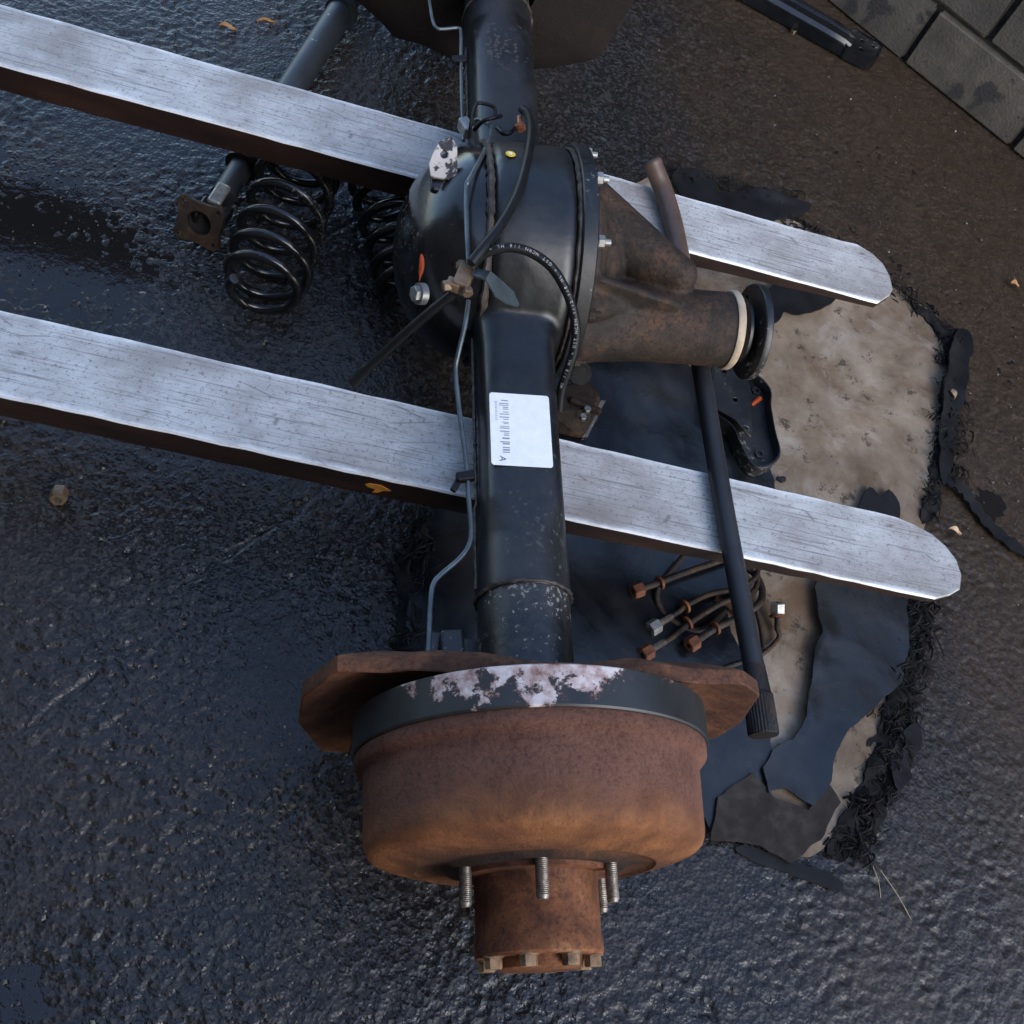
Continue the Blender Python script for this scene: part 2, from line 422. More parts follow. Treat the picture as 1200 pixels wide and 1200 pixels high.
def text_mesh(body, size):
    cu = bpy.data.curves.new('print', 'FONT'); cu.body = body; cu.size = size; cu.align_x = 'CENTER'; cu.align_y = 'CENTER'
    ob = bpy.data.objects.new('print', cu); COL.objects.link(ob)
    me = bpy.data.meshes.new_from_object(ob.evaluated_get(bpy.context.evaluated_depsgraph_get()))
    bpy.data.objects.remove(ob); bpy.data.curves.remove(cu); return me

def hexnut(mb, c, axis, r, h, hole=0.0, mi=0):
    axis = unit(Vector(axis)); up = Vector((0, 0, 1)) if abs(axis.z) < .9 else Vector((1, 0, 0))
    u = unit(up.cross(axis)); w = axis.cross(u); c = Vector(c)
    def ring(rr, t, n=6): return [c + axis * t + (u * math.cos(math.pi * 2 * k / n) + w * math.sin(math.pi * 2 * k / n)) * rr for k in range(n)]
    if not hole:
        mb.loft([ring(r * .9, -h / 2), ring(r, -h / 2 + h * .12), ring(r, h / 2 - h * .12), ring(r * .88, h / 2)], True, mi)
    else:
        lp = [ring(hole, -h / 2), ring(r * .9, -h / 2), ring(r, -h / 2 + h * .1), ring(r, h / 2 - h * .1), ring(r * .9, h / 2), ring(hole, h / 2), ring(hole * .98, -h / 2)]
        mb.loft(lp, False, mi)

# numpy value noise -------------------------------------------------
_rng = np.random.default_rng(11); _T = _rng.random((256, 256))
def vnoise(x, y, ox=0):
    x = x + ox * 17.3; y = y + ox * 9.7
    xi = np.floor(x).astype(int); yi = np.floor(y).astype(int); fx = x - xi; fy = y - yi
    fx = fx * fx * (3 - 2 * fx); fy = fy * fy * (3 - 2 * fy)
    g = lambda a, b: _T[a & 255, b & 255]
    return (g(xi, yi) * (1 - fx) + g(xi + 1, yi) * fx) * (1 - fy) + (g(xi, yi + 1) * (1 - fx) + g(xi + 1, yi + 1) * fx) * fy
def fbm(x, y, oct=4, ox=0):
    s = 0; a = .5; t = 0
    for i in range(oct):
        s = s + a * vnoise(x, y, ox + i); t += a; a *= .5; c, q = .8, .6
        x, y = (x * c - y * q) * 2, (x * q + y * c) * 2
    return s / t

# ------------------------------------------------------------------ ground
GA = R(27)
def build_ground():
    step = .0032
    def axis(lo, hi):
        a = np.arange(lo, hi, step); e = []; d = step; p = hi
        while p < 70: d *= 1.35; p += d; e.append(p)
        s = []; d = step; p = lo
        while p > -70: d *= 1.35; p -= d; s.append(p)
        return np.array(s[::-1] + list(a) + e)
    U = axis(-.62, 1.95); V = axis(-.22, 2.62)
    u, v = np.meshgrid(U, V, indexing='ij')
    x = u * math.cos(GA) - v * math.sin(GA); y = u * math.sin(GA) + v * math.cos(GA)
    fine = (u > -.62) & (u < 1.95) & (v > -.22) & (v < 2.62)
    h = (fbm(x * 1.9, y * 1.9, 3, 1) - .5) * .010
    n1 = fbm(x * 85, y * 85, 2, 5); n2 = fbm(x * 165, y * 165, 1, 9); n3 = fbm(x * 8, y * 8, 3, 14)
    amp = .45 + 1.1 * np.clip((n3 - .32) / .36, 0, 1)
    # calmer relief in the brown-tinted corner by the wall
    calm = np.clip((x * .55 + y * .30 - .60) / .35, 0, 1); amp = amp * (1 - .55 * calm)
    pits = np.clip(.52 - n1, 0, 1)
    h = h + amp * (np.minimum(n1, .56) - .5) * .0018 - amp * pits ** 1.2 * .0040 + amp * (n2 - .5) * .0020
    # shallow basins where the water stands
    def basin(pxy, r, d):
        p = at(*pxy); q = (x - p.x) ** 2 + (y - p.y) ** 2
        return -d * np.exp(-q / (2 * r * r))
    for pxy, r, d in (((80, 300), .15, .0030), ((220, 330), .12, .003), ((30, 230), .12, .002), ((110, 120), .1, .002), ((300, 60), .10, .002), ((420, 330), .07, .002),
                      ((1165, 590), .03, .0035), ((10, 1180), .04, .007),
                      ((110, 575), .05, .003), ((290, 600), .03, .003)):
        h = h + basin(pxy, r, d)
    # the lower right of the yard drains dry
    p = at(1060, 1090); h = h + .0045 * np.exp(-((x - p.x) ** 2 + (y - p.y) ** 2) / (2 * .22 ** 2))
    # the long crack on the left
    cr = [at(*p) for p in ((-20, 868), (40, 850), (100, 800), (150, 745), (190, 700), (240, 668), (300, 628), (345, 605), (365, 580))]
    dist = np.full(x.shape, 9.0); wob = (fbm(x * 30, y * 30, 2, 3) - .5) * .02
    for a, b in zip(cr, cr[1:]):
        dx, dy = b.x - a.x, b.y - a.y; t = np.clip(((x - a.x) * dx + (y - a.y) * dy) / (dx * dx + dy * dy), 0, 1)
        dist = np.minimum(dist, np.hypot(x - a.x - t * dx, y - a.y - t * dy))
    h = h - .0036 * np.exp(-((dist + wob) / .0026) ** 2)
    h = np.where(fine, h, -.003)
    co = np.stack([x, y, h], -1).reshape(-1, 3); nu, nv = x.shape
    i = (np.arange(nu - 1)[:, None] * nv + np.arange(nv - 1)[None, :]).ravel()
    q = np.stack([i, i + nv, i + nv + 1, i + 1], -1)
    me = bpy.data.meshes.new('ground')
    me.vertices.add(len(co)); me.vertices.foreach_set('co', co.ravel())
    me.loops.add(q.size); me.loops.foreach_set('vertex_index', q.ravel())
    me.polygons.add(len(q)); me.polygons.foreach_set('loop_start', np.arange(len(q)) * 4)
    me.polygons.foreach_set('use_smooth', np.ones(len(q), bool))
    me.update(calc_edges=True); me.validate()
    me.materials.append(MAT['ground'])
    tag(link('ground', me), kind='structure')
    # standing water: a level sheet that the rough ground pierces
    m = MB(); c, s = math.cos(GA), math.sin(GA)
    pts = [(-.61, -.21), (1.94, -.21), (1.94, 2.61), (-.61, 2.61)]
    m.add([(a * c - b * s, a * s + b * c, -.0050) for a, b in pts], [(0, 1, 2, 3)])
    tag(m.build('puddle_water', MAT['water'], smooth=0), kind='structure')
build_ground()

# ------------------------------------------------------------------ block wall
def build_wall():
    A = at(1057, 72); B = at(1183, 174); u = unit(B - A); n = Vector((-u.y, u.x, 0))
    root = empty('block_wall', frame(A, u, (0, 0, 1)))      # x along the wall, y into the wall
    tag(root, 'rough grey concrete block wall with dark stained patches at the yard edge', 'wall')
    L, Hh, T = .318, .147, .14
    meshes = []
    for k in range(5):
        bm = bmesh.new(); bmesh.ops.create_cube(bm, size=1)
        for v in bm.verts: v.co = (v.co.x * (L - .011), v.co.y * T, v.co.z * (Hh - .011))
        bmesh.ops.bevel(bm, geom=bm.edges[:], offset=.005, segments=2, affect='EDGES')
        rg = random.Random(k)
        for v in bm.verts: v.co += Vector((rg.uniform(-1, 1), rg.uniform(-1, 1), rg.uniform(-1, 1))) * .0016
        me = bpy.data.meshes.new('block'); bm.to_mesh(me); bm.free(); me.materials.append(MAT['block']); meshes.append(me)
    rows, rg = 11, random.Random(3)
    for r in range(rows):
        for c in range(-5, 8):
            x = (c + .5) * L + (.5 * L - .03 if r % 2 else 0)
            o = link('block', meshes[rg.randrange(5)], root)
            o.location = (x, T / 2 + rg.uniform(-.003, .004), Hh * (r + .5) - .004)
            o.rotation_euler = (0, math.pi * rg.randrange(2), rg.uniform(-.008, .008))
    m = MB(); m.box((1.0 * L, T / 2 + .004, rows * Hh / 2 - .006), (13.4 * L, T - .02, rows * Hh))
    m.build('mortar', MAT['mortar'], root, 0)
build_wall()

# unseen board wall added behind the camera, blocks sky to darken reflections
def build_sky_blocker():
    u = Vector((math.cos(R(-19)), math.sin(R(-19)), 0)); m = MB()
    for k in range(26):          # upright boards with open joints
        m.box(((k - 12.5) * .30, 0, 1.5), (.288, .03, 3.0))
    m.box((0, -.03, 1.5), (7.9, .02, 3.0)); m.box((0, .22, 3.02), (8.2, .62, .06))
    o = m.build('sky_blocker_wall', MAT['timber'], None, 0); o.matrix_world = frame(Vector((-.35, -1.05, -.01)), u, (0, 0, 1))
    tag(o, 'unseen brown boarded wall added behind the camera to block sky', 'wall', kind='structure')
build_sky_blocker()

# ------------------------------------------------------------------ lifting forks (long worn beams)
TZ = .195; TA = R(19.1); TD = Vector((math.cos(TA), math.sin(TA), 0)); TN = Vector((-math.sin(TA), math.cos(TA), 0))
def build_fork(off, outline_px, label, seed, pack):
    base = TN * (off - .06); base.z = TZ
    loc = lambda p: (p - base).dot(TD)
    pts = []
    for q in outline_px:
        P = at(*q, TZ); pts.append(((P - base).dot(TD), (P - base).dot(TN)))
    tip = max(p[0] for p in pts)
    up = [(-1.05 + k * .0, .06) for k in range(1)]
    line = [(-1.05, .06)] + [(pts[0][0], .06)] + pts[1:-1] + [(pts[-1][0], -.06), (-1.05, -.06)]
    # subdivide the long edges and give them a little wear
    out = []
    rg = random.Random(seed)
    for a, b in zip(line, line[1:] + line[:1]):
        n = max(1, int(math.hypot(b[0] - a[0], b[1] - a[1]) / .03))
        for k in range(n):
            t = k / n; out.append((a[0] + (b[0] - a[0]) * t, a[1] + (b[1] - a[1]) * t + (rg.uniform(-.0009, .0009) if n > 3 else 0)))
    th = lambda x: .046 if x < tip - .75 else .046 - .034 * ((x - tip + .75) / .75)
    m = MB(); n = len(out)
    cx = sum(p[0] for p in out) / n
    ins = lambda p, e: (p[0] + (e if p[0] < -1.04 else -e if p[0] > tip - .02 else 0), p[1] * (1 - e / .06))
    top = [(*ins(p, .0022), 0.0) for p in out]
    rim = [(p[0], p[1], -.0028) for p in out]
    bot = [(p[0], p[1] * .985, -th(p[0])) for p in out]
    m.add(top + rim + bot, [tuple(range(n))] , 0)
    m.f[-1] = tuple(range(n)); m.mi[-1] = 0
    for k in range(n):
        l = (k + 1) % n
        m.f.append((k, n + k, n + l, l)); m.mi.append(0)
        m.f.append((n + k, 2 * n + k, 2 * n + l, n + l)); m.mi.append(1)
    m.f.append(tuple(range(3 * n - 1, 2 * n - 1, -1))); m.mi.append(1)
    o = m.build('support_beam', [MAT['fork_top'], MAT['fork_side']], None, 30)
    o.matrix_world = Matrix.Translation(base) @ Matrix.Rotation(TA, 4, 'Z')
    tag(o, label, 'beam', 'beams carrying the axle')
    # timber packing out at the heel, beyond the picture
    b = MB(); b.box((0, 0, (TZ - .046) / 2 + .002), (.14, .16, TZ - .046 - .012))
    p = base + TD * -.93
    q = b.build('packing_block', MAT['timber'], None, 0, .003); q.location = (p.x, p.y, 0); q.rotation_euler = (0, 0, TA)
    tag(q, pack, 'timber block', 'timber packing under the beam heels')
    return o, base
f1, f1base = build_fork(1.282, [(985, 280), (1004, 285), (1022, 296), (1036, 309), (1044, 324), (1047, 338), (1043, 346), (1028, 349)],
           'worn silver-grey beam under the far half of the axle, behind the differential', 1, 'timber block under the heel of the far beam')
f2, f2base = build_fork(.760, [(1050, 607), (1070, 613), (1092, 625), (1110, 640), (1122, 656), (1128, 674), (1126, 690), (1114, 697), (1096, 699)],
           'worn silver-grey beam under the axle tube with the white label, crossed by the black bar', 2, 'timber block under the heel of the near beam')

# ------------------------------------------------------------------ rear axle
AZ = .247; AB = R(5)
AO = Vector((.101, .459, AZ)); AD = unit(Vector((-.454, .891, 0)))
AX = Vector((AD.y, -AD.x, 0)); AXM = AX * math.cos(AB) + Vector((0, 0, 1)) * math.sin(AB); AN = AXM.cross(AD)
AM = Matrix(((AXM.x, AD.x, AN.x, AO.x), (AXM.y, AD.y, AN.y, AO.y), (AXM.z, AD.z, AN.z, AO.z), (0, 0, 0, 1)))
AI = AM.inverted()
def ax(x, y, z):
    """axle-local point at local height z behind a photograph position"""
    o = AI @ EYE; v = AI.to_3x3() @ (FW * FPX + RT * (x - 600) + DN * (y - 600))
    return o + v * ((z - o.z) / v.z)
axle = empty('rear_axle', AM)
tag(axle, 'black and rusty vehicle rear axle lying across the two pale beams', 'axle')
DY = .605      # differential centre along the axle

def super_loop(y, hw, hh, e, n=40, dz=0.0, dx=0.0):
    out = []
    for k in range(n):
        a = 2 * math.pi * k / n; c, s = math.cos(a), math.sin(a)
        out.append((dx + hw * math.copysign(abs(c) ** (2 / e), c), y, dz + hh * math.copysign(abs(s) ** (2 / e), s)))
    return out

def build_housing():
    m = MB()
    sec = [(.088, .0555, .0555, 2), (.10, .0555, .0555, 2), (.155, .054, .054, 2.1), (.178, .0525, .053, 2.7), (.20, .0495, .0515, 4.5), (.30, .0485, .0515, 5),
           (.42, .0495, .053, 5), (.455, .053, .056, 4.5), (.485, .064, .066, 3.5), (.52, .072, .085, 2.6), (.69, .072, .085, 2.6), (.735, .060, .068, 3.5), (.77, .052, .056, 4.5), (.80, .0495, .053, 5),
           (1.00, .0485, .0515, 5), (1.035, .0525, .053, 2.8), (1.06, .054, .054, 2.1), (1.108, .0555, .0555, 2)]
    m.loft([super_loop(*q) for q in sec])
    m.lathe([(-.048, 0), (-.048, .120), (-.044, .142), (-.034, .150), (.0, .153), (.055, .153), (.066, .148), (.066, 0)], (0, DY, 0), 'X', 72)
    o = m.build('housing', MAT['black'], axle, 60)
    r = o.modifiers.new('remesh', 'REMESH'); r.mode = 'VOXEL'; r.voxel_size = .0034; r.use_smooth_shade = True
    s = o.modifiers.new('smooth', 'SMOOTH'); s.iterations = 5; s.factor = .5
    # round end tubes
    for y0, y1 in ((-.03, .089), (1.107, 1.25)):
        e = MB(); e.lathe([(y0, .0535), (y1, .0535)], (0, 0, 0), 'Y', 56); e.build('end_tube', MAT['black_far'], axle)
    # ragged weld at the tube joints
    for y in (.0885, 1.1075):
        w = MB(); rg = random.Random(4); pts = []; rad = []
        for k in range(72):
            a = 2 * math.pi * k / 72; q = .0555 + rg.uniform(-.0004, .0004)
            pts.append((q * math.cos(a), y + rg.uniform(-.0008, .0008) + .003 * math.sin(a), q * math.sin(a))); rad.append(.0022 + rg.uniform(-.0006, .0008))
        w.tube(pts, rad, 6, False, closed=True); w.build('weld_seam', MAT['weld'], axle)
    # seams round the banjo
    for x, q, rr in ((-.046, .1475, .0050), (.068, .1505, .0036)):
        w = MB(); rg = random.Random(9); pts = []; rad = []
        for k in range(140):
            a = 2 * math.pi * k / 140
            pts.append((x + rg.uniform(-.0006, .0006), DY + q * math.cos(a), q * math.sin(a))); rad.append(rr * rg.uniform(.75, 1.2))
        w.tube(pts, rad, 6, False, closed=True); w.build('weld_seam', MAT['weld'], axle)
    # horizontal seam where the two pressings of the tube meet
    for y0, y1 in ((.10, .46), (.80, 1.03)):
        w = MB(); rg = random.Random(5); n = int((y1 - y0) / .004); pts = []; rad = []
        for k in range(n):
            pts.append((-.0525 - .002 * (y0 < .3 and k < n * .3), y0 + (y1 - y0) * k / (n - 1), .004 + rg.uniform(-.0006, .0006))); rad.append(.0026 * rg.uniform(.55, 1.25))
        w.tube(pts, rad, 6); w.build('weld_seam', MAT['weld'], axle)
    # rear cover dome
    c = MB(); c.lathe([(-.046, .143), (-.062, .1435), (-.075, .141), (-.090, .134), (-.108, .122), (-.126, .104), (-.142, .080), (-.153, .050), (-.158, .022), (-.159, .001)], (0, DY, 0), 'X', 72)
    c.build('rear_cover', MAT['black_gloss'], axle, 60)
    # flange with bolts
    f = MB(); f.lathe([(.070, .10), (.070, .157), (.0715, .159), (.0885, .159), (.090, .157), (.090, .10)], (0, DY, 0), 'X', 80)
    f.build('diff_flange', MAT['black_metal'], axle, 30)
    for k in range(10):
        a = 2 * math.pi * (k + .35) / 10
        b = MB(); cy, cz = DY + .147 * math.cos(a), .147 * math.sin(a)
        hexnut(b, (.0955, cy, cz), (1, 0, 0), .0085, .009); b.tube([(.095, cy, cz), (.108, cy, cz)], .0042, 10)
        b.build('bolt', MAT['zinc'] if k in (1, 2, 3) else MAT['cast'], axle, 30)
    # carrier casting
    m = MB()
    def capsule(a, b, ra, rb, n=24, k=7):
        a, b = Vector(a), Vector(b); t = unit(b - a); pts = []; rad = []
        for i in range(k):
            q = math.pi / 2 * (1 - i / k); pts.append(a - t * ra * math.sin(q)); rad.append(max(.0005, ra * math.cos(q)))
        for i in range(k + 1):
            q = math.pi / 2 * i / k; pts.append(b + t * rb * math.sin(q)); rad.append(max(.0005, rb * math.cos(q)))
        m.tube(pts, rad, n)
    m.lathe([(.090, .001), (.090, .136), (.101, .134), (.108, .116), (.118, .096), (.134, .082), (.148, .062), (.156, .035), (.158, .001)], (0, DY + .0, -.0), 'X', 48)
    capsule((.10, DY + .052, .035), (.228, .562, .045), .066, .026)
    capsule((.10, DY + .075, -.01), (.20, .580, .02), .055, .022)
    m.lathe([(.09, .001), (.09, .066), (.13, .058), (.18, .0535), (.24, .0525), (.312, .0525), (.316, .050), (.316, .001)], (0, .52, -.012), 'X', 48)
    # webs on the snout
    m.box((.155, .505, .048), (.13, .012, .05), Matrix.Rotation(R(18), 3, 'Y') @ Matrix.Rotation(R(0), 3, 'Z'))
    capsule((.10, .49, .05), (.175, .52, .030), .022, .010)
    o = m.build('differential_carrier', MAT['cast'], axle, 60)
    r = o.modifiers.new('remesh', 'REMESH'); r.mode = 'VOXEL'; r.voxel_size = .0032; r.use_smooth_shade = True
    s = o.modifiers.new('smooth', 'SMOOTH'); s.iterations = 5; s.factor = .5
    c = MB(); c.lathe([(.309, .040), (.309, .0542), (.311, .0555), (.318, .0555), (.320, .0535), (.320, .035)], (0, .52, -.012), 'X', 56); c.build('oil_seal', MAT['seal'], axle, 35)
    c = MB(); c.lathe([(.316, .001), (.316, .036), (.326, .040), (.330, .046), (.334, .046), (.337, .034), (.345, .032)], (0, .52, -.012), 'X', 48); c.build('dust_deflector', MAT['black_metal'], axle, 40)
    out = [(.066 * math.cos(2 * math.pi * k / 48), .066 * math.sin(2 * math.pi * k / 48)) for k in range(48)]
    me = plate_mesh('companion_flange', out, [(.049 * math.cos(R(a)), .049 * math.sin(R(a)), .006) for a in (20, 110, 200, 290)], .011, MAT['black_metal'], .0015)
    o = link('companion_flange', me, axle)
    o.matrix_basis = Matrix.Translation((.343, .52, -.012)) @ Matrix.Rotation(R(90), 4, 'Y')
build_housing()

def build_wheel_end(mirror):
    """drum, hub and backing plate; mirror puts it on the far end"""
    root = axle
    Y = (lambda y: y) if not mirror else (lambda y: 1.195 - y)
    # backing plate with two ears
    ol = [(-.208, .113), (-.165, .1105), (-.142, .120), (-.08, .116), (.0, .085), (.07, .085), (.120, .110), (.160, .097), (.212, .097), (.243, .062), (.262, -.045), (.255, -.108), (.195, -.135), (.13, -.112), (.06, -.150), (-.05, -.158), (-.11, -.132), (-.175, -.128), (-.190, -.190), (-.222, -.182), (-.247, -.065), (-.241, .03)]
    if mirror: ol = [(-.238, .05), (-.231, -.04), (-.172, -.09), (-.149, -.115), (-.103, -.122), (-.048, -.145), (.05, -.150), (.119, -.137), (.185, -.112), (.198, -.10), (.225, 0), (.235, .06), (.2, .11), (.1, .13), (-.1, .13), (-.2, .12)]
    sm = []
    P = [Vector((a, b, 0)) for a, b in ol]; n = len(P)
    for i in range(n):                       # slightly rounded corners
        a, b, c = P[i - 1], P[i], P[(i + 1) % n]
        for t in (.12, .5, .88):
            if t == .5: sm.append(b + (unit(a - b) + unit(c - b)) * .0012)
            else:
                o_ = a if t < .5 else c
                sm.append(b + unit(o_ - b) * min(.006, (o_ - b).length * .3))
    if mirror: sm = [Vector((p.x * 1.07, p.y * 1.06 - .012, 0)) for p in sm]
    loop = lambda s, y: [(p.x * s, Y(y), p.y * s) for p in sm]
    m = MB()
    m.loft([loop(.30, -.004), loop(.80, -.008), loop(.985, -.020), loop(1.0, -.0225), loop(1.0, -.0365), loop(.992, -.038), loop(.95, -.037), loop(.80, -.024), loop(.74, -.026), loop(.25, -.026)], False)
    m.build('backing_plate', MAT['rust_black'] if mirror else MAT['rust_dark'], root, 30)
    b = MB(); b.lathe([(Y(-.026), .10), (Y(-.050), .165), (Y(-.052), .1865), (Y(-.0535), .1885), (Y(-.0905), .1885), (Y(-.0925), .187), (Y(-.0925), .180)], (0, 0, 0), 'Y', 120)
    b.build('drum_band', MAT['band'], root, 35)
    d = MB(); d.lathe([(Y(-.088), .165), (Y(-.090), .184), (Y(-.094), .1855), (Y(-.104), .185), (Y(-.107), .1825), (Y(-.110), .1772), (Y(-.114), .1758), (Y(-.135), .1750), (Y(-.176), .1738), (Y(-.183), .1728), (Y(-.189), .1700), (Y(-.193), .1655), (Y(-.1955), .160), (Y(-.200), .145), (Y(-.205), .126), (Y(-.2055), .122), (Y(-.2025), .119), (Y(-.2015), .108), (Y(-.2015), .096), (Y(-.207), .090), (Y(-.2075), .05)], (0, 0, 0), 'Y', 128)
    d.build('brake_drum', MAT['rust_black'] if mirror else MAT['drum'], root, 45)
    h = MB(); h.lathe([(Y(-.205), .078), (Y(-.2115), .077), (Y(-.2125), .0640), (Y(-.216), .0625), (Y(-.268), .0620), (Y(-.272), .0635), (Y(-.284), .0635), (Y(-.2865), .0615), (Y(-.2865), .044), (Y(-.296), .042), (Y(-.298), .039), (Y(-.298), .001)], (0, 0, 0), 'Y', 72)
    h.build('hub', MAT['rust'], root, 35)
    for k in range(8):
        a = R(22 + 45 * k); c = (.0525 * math.cos(a), Y(-.291), .0525 * math.sin(a))
        q = MB(); hexnut(q, c, (0, 1, 0), .0085, .0125)
        q.tube([(c[0], Y(-.285), c[2]), (c[0], Y(-.2875), c[2])], .0105, 16)
        q.build('hub_bolt', MAT['bolt_tan'], root, 30)
    for k in range(6):
        a = R(97 + 60 * k); cx, cz = .082 * math.cos(a), .082 * math.sin(a)
        q = MB(); prof = []; y = -.206
        while y > -.240:
            prof += [(y, .0058), (y - .0009, .0064)]; y -= .0018
        prof += [(-.241, .0056), (-.243, .0046), (-.2435, .0005)]
        q.lathe([(Y(p), r) for p, r in prof], (cx, 0, cz), 'Y', 16)
        q.build('wheel_stud', MAT['thread'], root, 30)
build_wheel_end(False)
build_wheel_end(True)

def build_label():
    """white sticker on the flat top of the tube"""
    z = .0534
    c = [ax(572, 457, z), ax(645, 465, z), ax(648, 549, z), ax(576, 544, z)]
    cx = sum(p.x for p in c) / 4; cy = sum(p.y for p in c) / 4; w, h = .0735, .102; r = .0035
    ol = []
    for sx, sy, a0 in ((1, 1, 0), (-1, 1, 90), (-1, -1, 180), (1, -1, 270)):
        for k in range(5):
            a = R(a0 + 22.5 * k); ol.append((sx * (w / 2 - r) + r * math.cos(a), sy * (h / 2 - r) + r * math.sin(a)))
    o = link('sticker', plate_mesh('sticker', ol, [], .0006, MAT['label'], .0001), axle)
    o.location = (cx, cy, z - .0012)
    # follows the crowned tube top closely
    m = MB(); rg = random.Random(8); y = .040
    while y > -.034:
        t = rg.choice((.0008, .0013, .0020, .0011)); ww = .0115 - rg.choice((0, 0, .003, .005)); xx = -.0195 + (.0115 - ww) * .4
        m.box((xx, y, .00075), (ww, t, .0002)); y -= t + rg.choice((.0012, .0020, .0016, .0032))
    m.build('barcode', MAT['ink'], o, 0)
    m = MB(); y = .038
    while y > .008:
        m.box((-.0290, y, .00075), (.0028, .0007, .0002)); y -= rg.choice((.002, .0028, .0045))
    m.build('printed_digits', MAT['ink'], o, 0)
    me = text_mesh('A', .0115); me.materials.clear(); me.materials.append(MAT['ink_dark'])
    t = link('printed_letter', me, o); t.location = (-.0235, -.0425, .0008); t.rotation_euler = (0, 0, R(-95))
build_label()

def pipe(name, pts, rad, mat, parent=axle, sub=8, n=12, sharp=False):
    m = MB(); m.tube(spline(pts, sub), rad, n); return m.build(name, mat, parent, 60)

def build_lines():
    A = ax
    # steel brake pipe along the left of the tube, near side
    pipe('brake_pipe', [A(549, 352, .10), A(545, 380, .09), A(538, 410, .075), A(534, 432, .060), A(537, 470, .050), A(546, 540, .040), A(549, 580, .034), A(552, 622, .028), A(549, 640, .025), A(538, 655, .022), A(516, 674, .02), A(508, 684, .02), A(505, 700, .02), A(503, 740, .02), A(501, 790, .02)], .0030, MAT['pipe'])
    pipe('brake_pipe', [A(549, 308, .155), A(547, 270, .158), A(546, 222, .158), A(549, 212, .16), A(561, 190, .15), A(570, 172, .13), A(576, 152, .10), A(573, 146, .085), A(560, 140, .07), A(550, 148, .06)], .0030, MAT['pipe'])
    pipe('brake_pipe', [A(543, 165, .05), A(541, 120, .04), A(540, 70, .04), A(540, 40, .04), A(537, 33, .04), A(520, 34, .04), A(512, 33, .04), A(507, 24, .04), A(502, -5, .04)], .0026, MAT['pipe'])
    # junction block
    j = A(543, 327, .135)
    b = MB(); rz = Matrix.Rotation(R(-18), 3, 'Z')
    b.box(j, (.019, .034, .020), rz); b.box(j + Vector((-.012, -.010, 0)), (.016, .013, .014), rz)
    jb = b.build('brake_junction', MAT['brass'], axle, 0, .002)
    for dx, dy, dz, d in ((-.020, -.012, 0, (-1, -.3, 0)), (.004, -.020, .002, (.1, -1, 0)), (.010, .017, .004, (.35, 1, 0)), (-.002, .020, .0, (0, 1, 0))):
        q = MB(); hexnut(q, j + Vector((dx, dy, dz)), d, .0068, .010); q.build('fitting', MAT['brass'], jb, 30)
    # rubber breather hose from the tube top to the junction
    pipe('rubber_hose', [A(612, 128, .085), A(619, 135, .098), A(622, 155, .125), A(617, 190, .150), A(606, 228, .166), A(588, 262, .172), A(568, 288, .172), A(552, 308, .165)], .0062, MAT['hose'])
    e = MB(); p = A(611, 147, .085); e.tube([p + Vector((-.002, .016, .0)), p + Vector((-.002, -.010, 0))], .0042, 12); hexnut(e, p + Vector((-.002, -.004, 0)), (0, 1, 0), .0078, .007); e.build('hose_fitting', MAT['copper'], axle, 30)
    # printed brake hose looping to the right
    loop = spline([A(553, 313, .150), A(560, 303, .158), A(575, 294, .168), A(598, 290, .174), A(622, 296, .172), A(645, 312, .164), A(660, 334, .150), A(670, 358, .132), A(675, 384, .112), A(673, 408, .09), A(666, 432, .066), A(658, 456, .040), A(655, 480, .015)], 10)
    m = MB(); m.tube(loop, .0058, 16); hose = m.build('printed_hose', MAT['hose'], axle, 60)
    # white lettering round the hose, running back towards the junction
    s = [0.0]
    for a, b_ in zip(loop, loop[1:]): s.append(s[-1] + (b_ - a).length)
    def point(d):
        for i in range(len(s) - 1):
            if s[i + 1] >= d:
                t = (d - s[i]) / (s[i + 1] - s[i]); return loop[i].lerp(loop[i + 1], t), unit(loop[i + 1] - loop[i])
        return loop[-1], unit(loop[-1] - loop[-2])
    txt = 'HL 1/8 HL = GST NCRN 1/12 1/8 HL = GST NCRN 1/8 HL = GST NCRN'
    bm = bmesh.new(); d = s[-1] - .030; eye = AI @ EYE; cache = {}
    for ch in txt:
        d -= .0046
        if d < .012: break
        if ch == ' ': continue
        if ch not in cache: cache[ch] = text_mesh(ch, .0052)
        p, t = point(d); xd = -t
        vz = unit(eye + Vector((0, .35, .35)) - p); vz = unit(vz - xd * vz.dot(xd)); yd = vz.cross(xd)
        o = p + vz * .0060
        mm = Matrix(((xd.x, yd.x, vz.x, o.x), (xd.y, yd.y, vz.y, o.y), (xd.z, yd.z, vz.z, o.z), (0, 0, 0, 1)))
        tm = cache[ch].copy(); tm.transform(mm); bm.from_mesh(tm); bpy.data.meshes.remove(tm)
    me = bpy.data.meshes.new('hose_lettering'); bm.to_mesh(me); bm.free(); me.materials.clear(); me.materials.append(MAT['whiteprint'])
    link('hose_lettering', me, hose)
    # dark flexible cable down to the left
    m = MB(); sp = spline([A(531, 344, .125), A(505, 365, .100), A(478, 388, .068), A(452, 412, .030), A(432, 430, .0), A(414, 449, -.028)], 8)
    m.tube(sp, [.0060 if i < 33 else .0078 for i in range(len(sp))], 12); m.build('flexible_hose', MAT['hose'], axle, 60)
    # bent flat tab from the junction
    P = [A(556, 318, .150), A(572, 322, .160), A(585, 338, .140), A(598, 348, .128), A(608, 357, .112)]; W = [.006, .007, .012, .010, .0015]
    m = MB(); vs = []
    for p, w in zip(P, W):
        sd_ = Vector((.45, .9, 0)).normalized() * w
        vs += [p - sd_, p + sd_, p + sd_ - Vector((0, 0, .003)), p - sd_ - Vector((0, 0, .003))]
